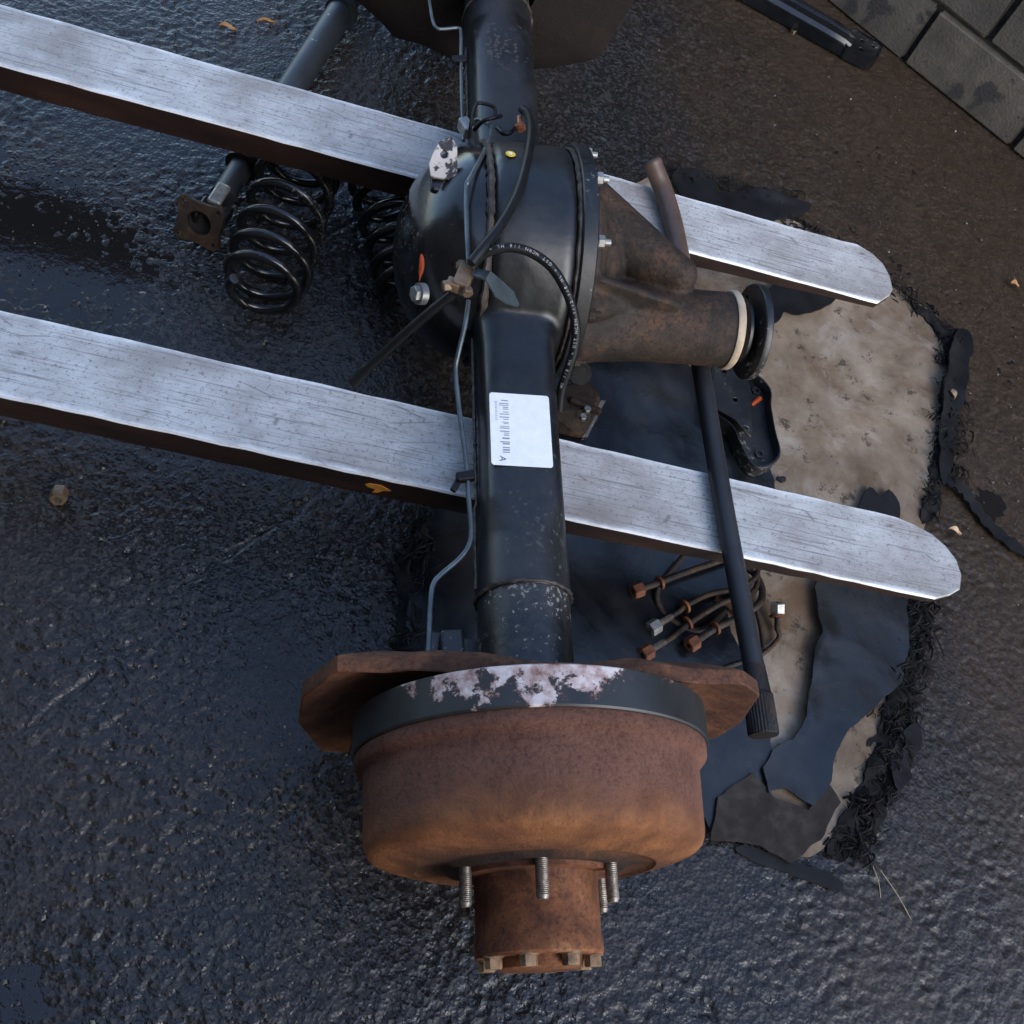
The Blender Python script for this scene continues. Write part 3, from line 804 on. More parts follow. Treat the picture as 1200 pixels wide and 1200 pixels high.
    m.loft([vs[i * 4:i * 4 + 4] for i in range(5)]); m.build('bent_tab', MAT['pipe'], axle, 20)
    # chipped lug beside the cover
    c = A(521, 188, .135)
    ol = [(-.018, -.024), (.004, -.026), (.014, -.020), (.015, .014), (.009, .026), (-.006, .019), (-.014, .006), (-.020, -.008)]
    o = link('chipped_lug', plate_mesh('chipped_lug', ol, [(-.001, .004, .0062)], .007, MAT['chipped'], .0012), axle)
    nz = unit(unit(AI @ EYE - c) + Vector((-.1, .25, .2))); o.matrix_basis = frame(c + nz * .004, Vector((1, .1, 0)), nz)
    m = MB(); m.box(c + Vector((.006, -.012, -.030)), (.044, .040, .048), Matrix.Rotation(R(20), 3, 'X')); m.build('lug_base', MAT['black_gloss'], axle, 0, .004)
    m = MB(); m.box(c + Vector((.036, -.004, -.022)), (.026, .030, .036), Matrix.Rotation(R(10), 3, 'X')); m.build('pipe_bracket', MAT['black_metal'], axle, 0, .003)
    # bent wire clips where tube and differential meet
    pipe('wire_clip', [A(549, 162, .06), A(553, 140, .08), A(558, 123, .085), A(565, 121, .085), A(579, 126, .085), A(580, 138, .08)], .0026, MAT['hose'], sub=6)
    pipe('wire_clip', [A(556, 152, .07), A(566, 142, .09), A(578, 138, .095), A(587, 136, .09)], .0030, MAT['hose'], sub=6)
    pipe('wire_clip', [A(583, 150, .095), A(590, 156, .10), A(598, 155, .10), A(602, 150, .095)], .0035, MAT['hose'], sub=6)
    m = MB(); p = A(546, 150, .055); m.box(p, (.016, .026, .020), Matrix.Rotation(R(25), 3, 'Z')); m.build('clip_block', MAT['zinc'], axle, 0, .003)
    # clips holding the pipe
    for q, zz in (((548, 560), .036), ((540, 72), .038)):
        p = A(*q, zz); m = MB(); m.box(p + Vector((-.003, 0, .002)), (.022, .012, .010), Matrix.Rotation(R(12), 3, 'Z')); m.box(p + Vector((-.013, -.008, -.002)), (.008, .022, .006), Matrix.Rotation(R(-25), 3, 'Z')); m.build('pipe_clip', MAT['hose'], axle, 0, .002)
    # filler plug and paint marks
    p = A(487, 344, .080); m = MB(); nrm = Vector((-.88, -.30, .32)); hexnut(m, p, nrm, .0100, .008); m.tube([p - unit(nrm) * .012, p - unit(nrm) * .003], .0135, 20); m.build('filler_plug', MAT['zinc'], axle, 30)
    m = MB(); p = A(494, 316, .108); m.tube(spline([p + Vector((-.001, .016, .010)), p + Vector((0, .004, .003)), p + Vector((-.002, -.012, -.007))], 5), [.0005, .002, .0028, .003, .0032, .0034, .0032, .003, .002, .001, .0005], 8); m.build('paint_mark', MAT['orange'], axle)
    a_ = math.asin(min(1, (ax(598, 182, .14).y - DY) / .1532)); z_ = .1532 * math.cos(a_)
    p = A(598, 182, z_); a_ = math.atan2(p.y - DY, p.z)
    for rr, hh, mm in ((.0066, .0012, 'yellow'), (.0026, .0016, 'label')):
        m = MB(); m.lathe([(0, .0002), (0, rr), (hh, rr * .92), (hh, .0002)], (0, 0, 0), 'Z', 20); o = m.build('paint_dot', MAT[mm], axle, 30)
        nn = Vector((0, math.sin(a_), math.cos(a_))); o.matrix_basis = Matrix.Translation(Vector((p.x, DY, 0)) + nn * .1528) @ nn.to_track_quat('Z', 'Y').to_matrix().to_4x4()
    # small bracket beside the near drum
    p = A(529, 757, -.02); m = MB(); m.box(p, (.026, .030, .028), Matrix.Rotation(R(4), 3, 'Z')); m.box(p + Vector((-.020, .003, -.006)), (.016, .026, .020), Matrix.Rotation(R(-8), 3, 'Z')); m.box(p + Vector((.022, 0, -.006)), (.026, .022, .010)); m.build('hose_bracket', MAT['black_metal'], axle, 0, .003)
build_lines()

# ------------------------------------------------------------------ knurled bar
def build_bar():
    z = TZ + .0150
    P = [at(763, 187, z + .030), at(768, 200, z + .020), at(777, 222, z + .006), at(787, 255, z + .002), at(797, 300, z), at(820, 425, z), at(846, 580, z), at(868, 700, z - .002), at(887, 800, z - .004)]
    end = at(888, 812, z - .004); tipe = at(895, 862, z - .005)
    root = empty('knurled_bar', Matrix.Translation(at(846, 580, TZ)))
    off = root.location
    m = MB(); pts = spline([p - off for p in P], 6); rad = []
    for i in range(len(pts)):
        t = i / (len(pts) - 1); rad.append(.0150 if t < .42 else .0150 - .0018 * min(1, (t - .42) / .2))
    rad[0] = .011
    m.tube(pts, rad, 20)
    m.build('shaft', MAT['bar'], root, 60)
    d = unit(tipe - end); m = MB()
    n = 30; L = (tipe - end).length; a0 = end - off
    up = Vector((0, 0, 1)); u = unit(up.cross(d)); w = d.cross(u)
    loops = []
    for t, r0, kn in ((-.035, .0132, 0), (0, .0160, 0), (.004, .0180, 1), (L * .5, .0185, 1), (L - .003, .0188, 1), (L, .0175, 0), (L + .0004, .009, 0)):
        lp = []
        for k in range(n * 2):
            a = math.pi * k / n; r = r0 * (1 - (.05 if (k % 2 and kn) else 0)); lp.append(a0 + d * t + (u * math.cos(a) + w * math.sin(a)) * r)
        loops.append(lp)
    m.loft(loops); m.build('splined_end', MAT['cast'], root, 20)
    tag(root, 'long black steel bar with splined end leaning over both beams by the pinion', 'bar')
MAT['bar'] = None
def bar_mat():
    k = N('bar_paint'); X = k.xyz()
    n = k.noise(9, 5, .65); f = k.noise(120, 4, .6)
    blk = k.ramp(n, [(.3, (.008, .0085, .010)), (.7, (.022, .023, .026))])
    rst = k.ramp(n, [(.3, (.040, .024, .018)), (.6, (.10, .062, .045)), (.8, (.17, .09, .055))])
    w = k.ramp(k.math('ADD', X[1], k.math('MULTIPLY', k.math('SUBTRACT', n, .5), .25)), [(.16, 0), (.30, 1)])
    base = k.mix(w, blk, rst); base = k.mix(k.ramp(f, [(.66, 0), (.74, .45)]), base, (.11, .09, .07))
    k.col(base); k.rough(.48); k.bump(f, .25, .0015); MAT['bar'] = k.m
bar_mat(); build_bar()

# ------------------------------------------------------------------ coil springs
def build_spring(A, B, turns, label, r0=.045, rm=.059):
    m = MB(); d = B - A; L = d.length; t = unit(d); up = Vector((0, 0, 1)); u = unit(t.cross(up)); w = u.cross(t)
    pts = []; n = int(turns * 30)
    for k in range(n + 1):
        s = k / n; a = 2 * math.pi * turns * s + 2.6
        r = r0 + (rm - r0) * min(1, s * 6) if s < .5 else r0 + (rm - r0) * min(1, (1 - s) * 6)
        ends = .5 * (1 - math.cos(math.pi * min(1, s * 5)))
        sm = s + .045 * math.sin(2 * math.pi * s) * (-1); p = A + t * (L * sm) + (u * math.cos(a) + w * math.sin(a)) * r
        pts.append(p)
    low = min(p.z for p in pts); pts = [p - Vector((0, 0, low - .007)) for p in pts]
    m.tube(pts, .0076, 12)
    c = Vector((A.x, A.y, 0)); m.v = [(v[0] - c.x, v[1] - c.y, v[2]) for v in m.v]
    o = m.build('coil_spring', MAT['black_gloss'], None, 60); o.location = c
    tag(o, label, 'spring', 'coil springs lying on the wet ground')
S1, S2 = at(305, 350, .055), at(351, 203, .070); build_spring(S1, S1 + (S2 - S1) * 1.30, 7.8, 'black coil spring lying in full view beside the drive shaft flange')
S1, S2 = at(490, 352, .055), at(456, 225, .070); build_spring(S1, S1 + (S2 - S1) * 1.30, 7.8, 'black coil spring half hidden behind the round differential cover')

# ------------------------------------------------------------------ drive shaft
def build_driveshaft():
    A = at(240, 262, .052); B = at(408, 0, .050); d = unit(Vector((B.x - A.x, B.y - A.y, 0))); up = Vector((0, 0, 1))
    mtx = frame(Vector((A.x, A.y, 0)), d, up); root = empty('drive_shaft', mtx); inv = mtx.inverted()
    tag(root, 'black vehicle drive shaft with rusty square flange running under the far beam', 'drive shaft')
    zc = .050
    def sx(px_, py_): return (inv @ at(px_, py_, zc)).x
    x1 = sx(262, 228); x2 = sx(298, 197); x3 = sx(350, 100); x4 = sx(404, 8)
    s = .036
    ol = [(-s, -s + .008), (-s + .008, -s), (-.010, -s + .004), (.010, -s + .004), (s - .008, -s), (s, -s + .008), (s - .004, 0), (s, s - .008), (s - .008, s), (.010, s - .004), (-.010, s - .004), (-s + .008, s), (-s, s - .008), (-s + .004, 0)]
    me = plate_mesh('flange', ol, [(a * .027, b * .027, .0045) for a in (-1, 1) for b in (-1, 1)] + [(0, 0, .020)], .009, MAT['cast'], .001)
    f = link('flange', me, root); e1 = unit(at(259, 251, .07) - at(209, 232, .07)); hn = Vector((e1.y, -e1.x, 0))
    nz = unit(hn * math.cos(R(24)) + up * math.sin(R(24)))
    fm = frame(at(235, 260, .046), e1, nz); f.matrix_basis = inv @ fm
    m = MB(); m.lathe([(.004, .0215), (-.010, .0215), (-.012, .0005)], (0, 0, 0), 'Z', 28); g = m.build('flange_spigot', MAT['blackhole'], root); g.matrix_basis = inv @ fm
    for sgn in (-1, 1):
        m = MB(); m.box((.030, sgn * .020, .044), (.044, .009, .022)); m.build('yoke_arm', MAT['black_metal'], root, 0, .004)
        m = MB(); m.box((.052, 0, .048 + sgn * .019), (.044, .022, .009)); m.build('yoke_arm', MAT['zinc'] if sgn > 0 else MAT['black_metal'], root, 0, .004)
    m = MB(); m.tube([(.042, -.022, .045), (.042, .022, .045)], .009, 16); m.tube([(.042, 0, .024), (.042, 0, .068)], .009, 16); m.build('joint_cross', MAT['cast'], root)
    m = MB(); m.lathe([(.066, .0005), (.066, .020), (.074, .0185), (x2 - .006, .0185)], (0, 0, zc), 'X', 32); m.build('splined_sleeve', MAT['tube_grey'], root)
    m = MB(); m.lathe([(x2 - .008, .018), (x2 - .008, .0275), (x2 + .004, .0285), (x2 + .008, .022), (x2 + .008, .015)], (0, 0, zc), 'X', 32); m.build('collar', MAT['black_metal'], root, 35)
    m = MB(); m.lathe([(x2 + .008, .018), (x2 + .05, .0185), (x2 + .07, .0240), (x4, .0240)], (0, 0, zc), 'X', 36); m.build('shaft_tube', MAT['tube_grey'], root)
    m = MB(); m.lathe([(x4 - .022, .0235), (x4 - .020, .0290), (x4 - .010, .0305), (x4 - .006, .029), (x4 - .006, .022), (x4 + .05, .020), (x4 + .12, .018), (x4 + .12, .001)], (0, 0, zc), 'X', 36); m.build('end_collar', MAT['tube_grey'], root, 35)
k = N('grey_black_tube'); n_ = k.noise(10, 6, .66); k.col(k.mix(k.ramp(k.noise(60, 3), [(.68, 0), (.72, .7)]), k.ramp(n_, [(.3, (.014, .017, .021)), (.7, (.036, .041, .047))]), (.35, .34, .33))); k.rough(.42); k.bump(n_, .2, .002); MAT['tube_grey'] = k.m
build_driveshaft()

# ------------------------------------------------------------------ tattered mat
def outline_noise(pts, step, amp, seed, freq=1.0):
    """pts world xy; returns a densified, uneven outline"""
    rg = random.Random(seed); out = []; n = len(pts)
    for i in range(n):
        a, b = pts[i], pts[(i + 1) % n]; d = (b - a); L = d.length; k = max(1, int(L / step)); nn = Vector((-d.y, d.x, 0)) / max(L, 1e-6)
        for j in range(k):
            p = a + d * (j / k)
            w = (fbm(np.array([p.x * 38 * freq]), np.array([p.y * 38 * freq]), 3, seed)[0] - .5) * 2 * amp
            out.append(Vector((p.x, p.y, 0)) + nn * w)
    return out

def sheet(name, px_pts, z, thick, mat, parent, step=.008, amp=.005, seed=0, wave=.004, wfreq=9, org=Vector((0, 0, 0)), curl=0.0, soft=3):
    cp = spline([at(*p, z) for p in px_pts[-1:] + px_pts + px_pts[:2]], soft)[soft:-soft][:-1] if soft > 1 else [at(*p, z) for p in px_pts]
    ol = outline_noise(cp, step * .7, amp, seed)
    n = len(ol); vs = [Vector((p.x, p.y)) for p in ol]
    xs = [v.x for v in vs]; ys = [v.y for v in vs]; rg = random.Random(seed)
    y = min(ys)
    while y < max(ys):
        x = min(xs) + rg.random() * step
        while x < max(xs):
            vs.append(Vector((x + rg.uniform(-.2, .2) * step, y + rg.uniform(-.2, .2) * step))); x += step
        y += step
    vo, eo, fo, *_ = delaunay_2d_cdt(vs, [(i, (i + 1) % n) for i in range(n)], [list(range(n))], 1, 1e-6)
    X = np.array([v.x for v in vo]); Y = np.array([v.y for v in vo])
    Z = z + thick + (fbm(X * wfreq, Y * wfreq, 3, seed + 3) - .45) * wave * 2
    if curl:
        oa = np.array([(p.x, p.y) for p in ol]); D = np.min(np.hypot(X[:, None] - oa[None, :, 0], Y[:, None] - oa[None, :, 1]), 1)
        Z = Z + curl * np.exp(-(D / .018) ** 2) * np.clip((fbm(X * 14, Y * 14, 2, seed + 8) - .35) * 3, 0, 1.4)
    me_v = [(a - org.x, b - org.y, c) for a, b, c in zip(X, Y, Z)]; k = len(me_v)
    me_v += [(a, b, c - thick) for a, b, c in me_v]
    fs = [tuple(f) for f in fo]; cnt = {}
    for f in fs:
        for a, b in zip(f, f[1:] + f[:1]): cnt[(a, b)] = cnt.get((a, b), 0) + 1
    side = [(a, b) for (a, b) in cnt if (b, a) not in cnt]
    m = MB(); m.add(me_v, fs + [tuple(i + k for i in reversed(f)) for f in fs] + [(b, a, a + k, b + k) for a, b in side])
    return m.build(name, mat, parent, 50)

def build_mat():
    org = at(960, 560); org.z = 0
    root = empty('tattered_mat', Matrix.Translation(org))
    tag(root, 'tattered tan and black rubber floor mat with frayed edges under the beams', 'mat')
    S = lambda *a, **k: sheet(*a, parent=root, org=org, **k)
    S('felt_sheet', [(735, 225), (830, 232), (905, 248), (1000, 310), (1060, 350), (1108, 385), (1108, 440), (1098, 520), (1084, 600), (1072, 690), (1062, 760), (1040, 830), (1015, 900), (985, 960), (948, 1005), (900, 985), (840, 930), (700, 760), (690, 560)], .0, .006, MAT['mat'], step=.011, amp=.004, seed=2, wave=.0045)
    # black rubber skin on the left, under the axle
    S('rubber_patch', [(505, 600), (560, 560), (640, 420), (700, 380), (790, 420), (850, 470), (905, 560), (905, 620), (880, 660), (850, 720), (880, 790), (900, 860), (900, 960), (870, 985), (832, 975), (790, 900), (640, 900), (520, 800), (480, 770), (478, 700)], .008, .004, MAT['rubber'], step=.010, amp=.004, seed=5, wave=.004)
    S('rubber_patch', [(952, 690), (985, 655), (1012, 680), (1062, 700), (1064, 760), (1056, 800), (1022, 830), (990, 858), (978, 890), (972, 915), (952, 945), (918, 925), (898, 930), (893, 900), (905, 880), (928, 868), (944, 840), (950, 780), (960, 740)], .014, .004, MAT['rubber'], step=.009, amp=.005, seed=8, wave=.0045, wfreq=6, curl=.003, soft=1)
    S('rubber_patch', [(1006, 592), (1018, 572), (1030, 582), (1040, 574), (1052, 590), (1052, 612), (1035, 640), (1000, 620)], .012, .0035, MAT['rubber_matt'], step=.008, amp=.002, seed=9, wave=.003)
    S('rubber_patch', [(900, 345), (915, 332), (975, 345), (972, 358), (935, 370), (918, 365), (912, 376), (902, 378)], .012, .004, MAT['rubber_matt'], step=.007, amp=.003, seed=10, wave=.003)
    S('rubber_patch', [(785, 208), (812, 200), (838, 215), (842, 228), (880, 225), (938, 240), (945, 250), (900, 262), (850, 262), (800, 240)], .010, .004, MAT['rubber_matt'], step=.009, amp=.005, seed=11, wave=.008, curl=.008)
    S('rubber_patch', [(840, 935), (880, 905), (905, 935), (945, 950), (970, 920), (982, 940), (960, 985), (925, 1012), (890, 990), (850, 985), (832, 985)], .012, .004, MAT['mat_dark'], step=.010, amp=.003, seed=12, wave=.003, soft=1)
    S('rubber_patch', [(1120, 388), (1135, 400), (1130, 450), (1118, 500), (1112, 560), (1098, 560), (1100, 470), (1108, 420)], .010, .004, MAT['rubber_matt'], step=.008, amp=.006, seed=13, wave=.008, curl=.008)
    S('rubber_patch', [(1060, 855), (1076, 850), (1078, 880), (1062, 884), (1066, 910), (1048, 928), (1040, 900), (1050, 870)], .010, .004, MAT['rubber_matt'], step=.007, amp=.003, seed=14, wave=.008, curl=.006)
    S('rubber_patch', [(868, 990), (930, 1008), (962, 1022), (985, 1035), (975, 1042), (930, 1028), (890, 1015), (862, 1000)], .004, .003, MAT['rubber_matt'], step=.007, amp=.006, seed=15, wave=.004)
    # torn dark fuzz along the edge
    for q, (pp, sd_) in enumerate((([(1060, 352), (1110, 386), (1124, 392), (1122, 470), (1108, 560), (1090, 610), (1078, 606), (1092, 540), (1102, 470), (1104, 400)], 31), ([(1066, 700), (1086, 690), (1078, 770), (1066, 840), (1072, 880), (1046, 930), (1030, 970), (985, 1006), (968, 990), (1000, 930), (1020, 870), (1044, 800)], 32),
                        ([(506, 606), (512, 640), (492, 680), (490, 770), (466, 768), (470, 700), (458, 672), (484, 640)], 33))):
        S('torn_edge', pp, .006, .004, MAT['fray'], step=.006, amp=.012, seed=sd_, wave=.010, wfreq=40)
    # shredded edge: strands too many to count
    m = MB(); rg = random.Random(21)
    edges = [([(905, 248), (1000, 312), (1060, 350), (1108, 390), (1110, 470), (1098, 545), (1086, 605)], 520, .022),
             ([(1078, 690), (1066, 770), (1052, 830), (1036, 890), (1012, 950), (985, 1000)], 900, .028),
             ([(500, 610), (486, 660), (478, 710), (482, 765)], 240, .026), ([(780, 205), (850, 222), (945, 245)], 130, .024), ([(1110, 400), (1118, 480), (1110, 560)], 180, .022)]
    for pl, cnt, ln in edges:
        W = [at(*p) for p in pl]; seg = [(b - a).length for a, b in zip(W, W[1:])]; tot = sum(seg)
        cen = at(900, 600)
        for _ in range(cnt):
            t = rg.random() * tot; i = 0
            while t > seg[i] and i < len(seg) - 1: t -= seg[i]; i += 1
            a, b = W[i], W[i + 1]; p = a + (b - a) * (t / seg[i]); d = unit(b - a); nn = Vector((d.y, -d.x, 0))
            if nn.dot(p - cen) < 0: nn = -nn
            p = p + nn * (rg.gauss(-.004, .011) + .012 * math.sin(t * 90 + i)); dirn = unit(nn * rg.uniform(-.1, 1.0) + d * rg.uniform(-1.1, 1.1)); L = ln * rg.uniform(.4, 1.5)
            z = .004 + rg.random() * .012; w = rg.choice((.0004, .0006, .0008, .0012, .0020)); pts = []
            bend = rg.uniform(-.9, .9); hgt = rg.uniform(-.002, .012)
            for k in range(5):
                s = k / 4; q = dirn.copy(); q.rotate(Matrix.Rotation(bend * s, 3, 'Z'))
                pts.append(p + q * (L * s) + Vector((0, 0, max(.001, z + hgt * math.sin(math.pi * s) - z * .6 * s))))
            m.tube([q - org for q in pts], [w * .8, w, w, w * .8, w * .4], 4)
    o = m.build('frayed_edge', MAT['fray'], root, 60); o['kind'] = 'stuff'
k = N('dark_felt'); a = k.noise(6, 6, .65, dist=.5); b = k.noise(50, 4, .6)
k.col(k.ramp(k.math('ADD', k.math('MULTIPLY', a, .6), k.math('MULTIPLY', b, .4)), [(.3, (.010, .0095, .010)), (.5, (.030, .026, .023)), (.72, (.075, .065, .056))])); k.rough(.85); k.spec(.15); k.bump(b, .4, .003); MAT['mat_dark'] = k.m
build_mat()

# rubber strip trailing off to the right
def ribbon(name, pts, w, t, mat, label=None, cat=None):
    P = [Vector(p) for p in pts]; c = P[0].copy(); c.z = 0; loops = []
    sp = spline(P, 6)
    for i, p in enumerate(sp):
        d = sp[min(i + 1, len(sp) - 1)] - sp[max(i - 1, 0)]; n = unit(Vector((-d.y, d.x, 0))); q = p - c; ww = w * (1 + .25 * math.sin(i * 1.7))
        loops.append([q - n * ww, q + n * ww, q + n * ww + Vector((0, 0, t)), q - n * ww + Vector((0, 0, t))])
    m = MB(); m.loft(loops); o = m.build(name, mat, None, 40); o.location = c
    if label: tag(o, label, cat)
    return o
ribbon('rubber_strip', [at(1100, 560, .010), at(1118, 566, .016), at(1133, 580, .008), at(1150, 605, .004), at(1172, 628, .004), at(1205, 652, .004)], .011, .003, MAT['rubber_matt'], 'torn black rubber strip trailing from the mat over the puddle', 'rubber strip')

# ------------------------------------------------------------------ mounting brackets on the mat
def build_bracket():
    z = .040
    P = [(836, 428), (858, 424), (884, 436), (903, 455), (904, 476), (909, 505), (915, 530), (908, 543), (893, 549), (880, 543), (868, 522), (858, 500), (838, 484), (828, 470)]
    W = [at(*p, z) for p in P]; c = sum((w for w in W), Vector()) / len(W); c.z = 0
    root = empty('mounting_bracket', Matrix.Translation(c))
    tag(root, 'black pressed steel bracket with bolt holes lying on the tan mat', 'bracket')
    base = [w - c for w in W]
    rim = spline(base + [base[0]], 4)[:-1]
    cen = sum(rim, Vector()) / len(rim)
    loops = []
    for s, zz in ((1.0, .014), (1.0, z), (.99, z + .001), (.955, z + .001), (.95, z - .001), (.945, .020)):
        loops.append([Vector((cen.x + (p.x - cen.x) * s, cen.y + (p.y - cen.y) * s, zz)) for p in rim])
    m = MB(); m.loft(loops, False); m.build('rim', MAT['black_metal'], root, 35)
    inner = [(cen.x + (p.x - cen.x) * .95, cen.y + (p.y - cen.y) * .95) for p in rim]
    o = link('floor_plate', plate_mesh('floor_plate', inner, [], .004, MAT['black_metal'], .0005), root); o.location.z = .018
    # raised half with holes
    Q = [at(*p, .038) - c for p in ((838, 430), (856, 428), (876, 444), (880, 462), (880, 490), (879, 512), (862, 492), (840, 480), (831, 468))]
    hl = [at(*p, .038) - c for p in ((848, 436), (861, 469), (873, 502))]
    o = link('raised_plate', plate_mesh('raised_plate', [(q.x, q.y) for q in Q], [(h.x, h.y, .0048) for h in hl], .004, MAT['black_metal'], .0008), root); o.location.z = .036
    m = MB(); q = at(886, 472, .024) - c; m.tube([q + Vector((-.006, -.010, 0)), q + Vector((.003, .012, .001))], [.003, .005], 8); m.build('orange_stain', MAT['orange'], root)
    for p in ((886, 458), (890, 532)):
        q = at(*p, .024) - c; m = MB(); m.lathe([(0, .0045), (0, .008), (.003, .008), (.003, .0045), (0, .0045)], (q.x, q.y, .0225), 'Z', 18); m.build('hole_boss', MAT['black_metal'], root)
build_bracket()

def build_block_part():
    z = .05
    c = at(678, 478, 0); root = empty('engine_mount', Matrix.Translation(Vector((c.x, c.y, 0))))
    tag(root, 'dark rusty mounting part lying half hidden behind the labelled tube', 'metal part')
    L = lambda x, y, zz: at(x, y, zz) - Vector((c.x, c.y, 0))
    top = [L(640, 452, .060), L(690, 446, .060), L(704, 462, .060), L(694, 484, .060), L(640, 480, .060)]
    bot = [L(640, 476, .012), L(694, 484, .012), L(702, 492, .012), L(684, 516, .012), L(640, 506, .012)]
    m = MB(); m.loft([[(p.x, p.y, .012) for p in bot], [(p.x, p.y, .06) for p in top]]); m.build('body', MAT['cast'], root, 0, .004)
    m = MB(); m.tube([L(680, 438, .045), L(680, 438, .070)], [.020, .018], 24); m.tube([L(680, 438, .069), L(680, 438, .0715)], .013, 20); m.build('bush', MAT['black_metal'], root, 40)
    m = MB(); m.box(L(686, 476, .064), (.052, .010, .012), Matrix.Rotation(R(8), 3, 'Z')); m.build('flange_edge', MAT['cast'], root, 0, .003)
    for p in ((688, 480), (683, 489)):
        m = MB(); hexnut(m, L(*p, .066), (0, 0, 1), .006, .008); m.build('bolt', MAT['zinc'], root, 30)
    m = MB(); a, b = L(704, 468, .05), L(682, 512, .02); m.loft([[a, a + Vector((.008, .004, 0)), a + Vector((.008, .004, -.03)), a - Vector((0, 0, .03))], [b, b + Vector((.008, .004, 0)), b + Vector((.008, .004, -.012)), b - Vector((0, 0, .012))]]); m.build('side_plate', MAT['black_metal'], root, 0, .001)
build_block_part()

# ------------------------------------------------------------------ U-bolts and nuts on the mat
def build_ubolts():
    Z = .020
    def ub(label, path, nuts, collars, r=.0042, mat='cast', nutmat='rust'):
        c = at(*path[0][:2], 0); root = empty('threaded_hook', Matrix.Translation(c)); L = lambda q: at(q[0], q[1], q[2] if len(q) > 2 else Z) - c
        m = MB(); m.tube(spline([L(q) for q in path], 7), r, 10); m.build('rod', MAT[mat], root, 60)
        for a, b in nuts:
            a, b = L(a), L(b); d = unit(b - a); m = MB(); hexnut(m, a + d * .006, d, .0115, .017, .0048); m.build('nut', MAT[nutmat], root, 30)
            m = MB(); pr = []; t = .012
            while t < .040: pr += [(t, .0042), (t + .0008, .0050)]; t += .0016
            mm = d.to_track_quat('X', 'Z').to_matrix().to_4x4(); m.lathe(pr, (0, 0, 0), 'X', 12); o = m.build('thread', MAT['thread'], root, 30); o.matrix_basis = Matrix.Translation(a) @ mm
        for a, b in collars:
            a, b = L(a), L(b); d = unit(b - a); m = MB(); m.tube([a - d * .002, a + d * .002], .0105, 18); m.build('washer', MAT['rust'], root, 30)
        tag(root, label, 'threaded hook', 'threaded hooks piled on the mat')
    ub('rusty threaded hook lying highest toward the beam, its nut farthest from the drum', [(748, 691, .024), (772, 683, .024), (800, 672, .024), (835, 660, .026), (870, 648, .026)], [((743, 693, .024), (772, 683, .024))], [((773, 683, .024), (800, 672, .024))], .0050)
    ub('thin dark curved rod looping under the rusty threaded hooks', [(800, 652, .024), (784, 672, .022), (771, 690, .018), (771, 706, .014), (781, 722, .012), (797, 733, .012), (815, 738, .014), (829, 735, .018), (850, 716, .02)], [], [], .0046)
    ub('threaded hook with a bare grey nut between two rusty ones', [(766, 735, .018), (795, 717, .020), (802, 711, .020), (830, 697, .022), (862, 690, .024), (884, 678, .024), (889, 664, .024)], [((763, 737, .018), (795, 717, .020))], [((803, 711, .020), (830, 698, .022))], .0042, 'cast', 'zinc')
    ub('threaded hook whose rusty nut lies closest to the drum band', [(758, 765, .016), (790, 745, .017), (806, 732, .020), (830, 716, .026), (850, 705, .028), (872, 702, .028), (886, 714, .024), (893, 742, .018), (895, 760, .014)], [((754, 767, .016), (790, 745, .017))], [((806, 730, .020), (830, 716, .026))], .0044)
    ub('stout rusty threaded hook with its nut nearest the black bar', [(813, 753, .028), (837, 737, .030), (858, 727, .030), (878, 716, .028), (891, 705, .026), (893, 690, .022), (884, 672, .018), (872, 664, .016)], [((808, 756, .028), (837, 737, .030))], [((838, 736, .030), (858, 727, .030))], .0056)
    ub('hook with a pale upright nut standing on the tan mat', [(911, 716, .030), (911, 735, .022), (913, 746, .014), (904, 758, .012), (886, 770, .012), (862, 778, .012), (845, 784, .012)], [((911, 708, .034), (911, 728, .020))], [((910, 722, .026), (911, 735, .022))], .0040, 'cast', 'zinc')
    ub('bare bent rod end lying beneath the black bar beside the hooks', [(838, 700, .014), (858, 712, .014), (876, 735, .013), (884, 758, .012), (880, 775, .012)], [], [], .0052, 'rust_dark')
    ub('short rusty hook pressed against the shadowed edge of the beam', [(866, 652, .020), (880, 660, .022), (888, 676, .022), (884, 692, .020), (868, 704, .018)], [((864, 646, .020), (876, 658, .022))], [], .0046)
build_ubolts()

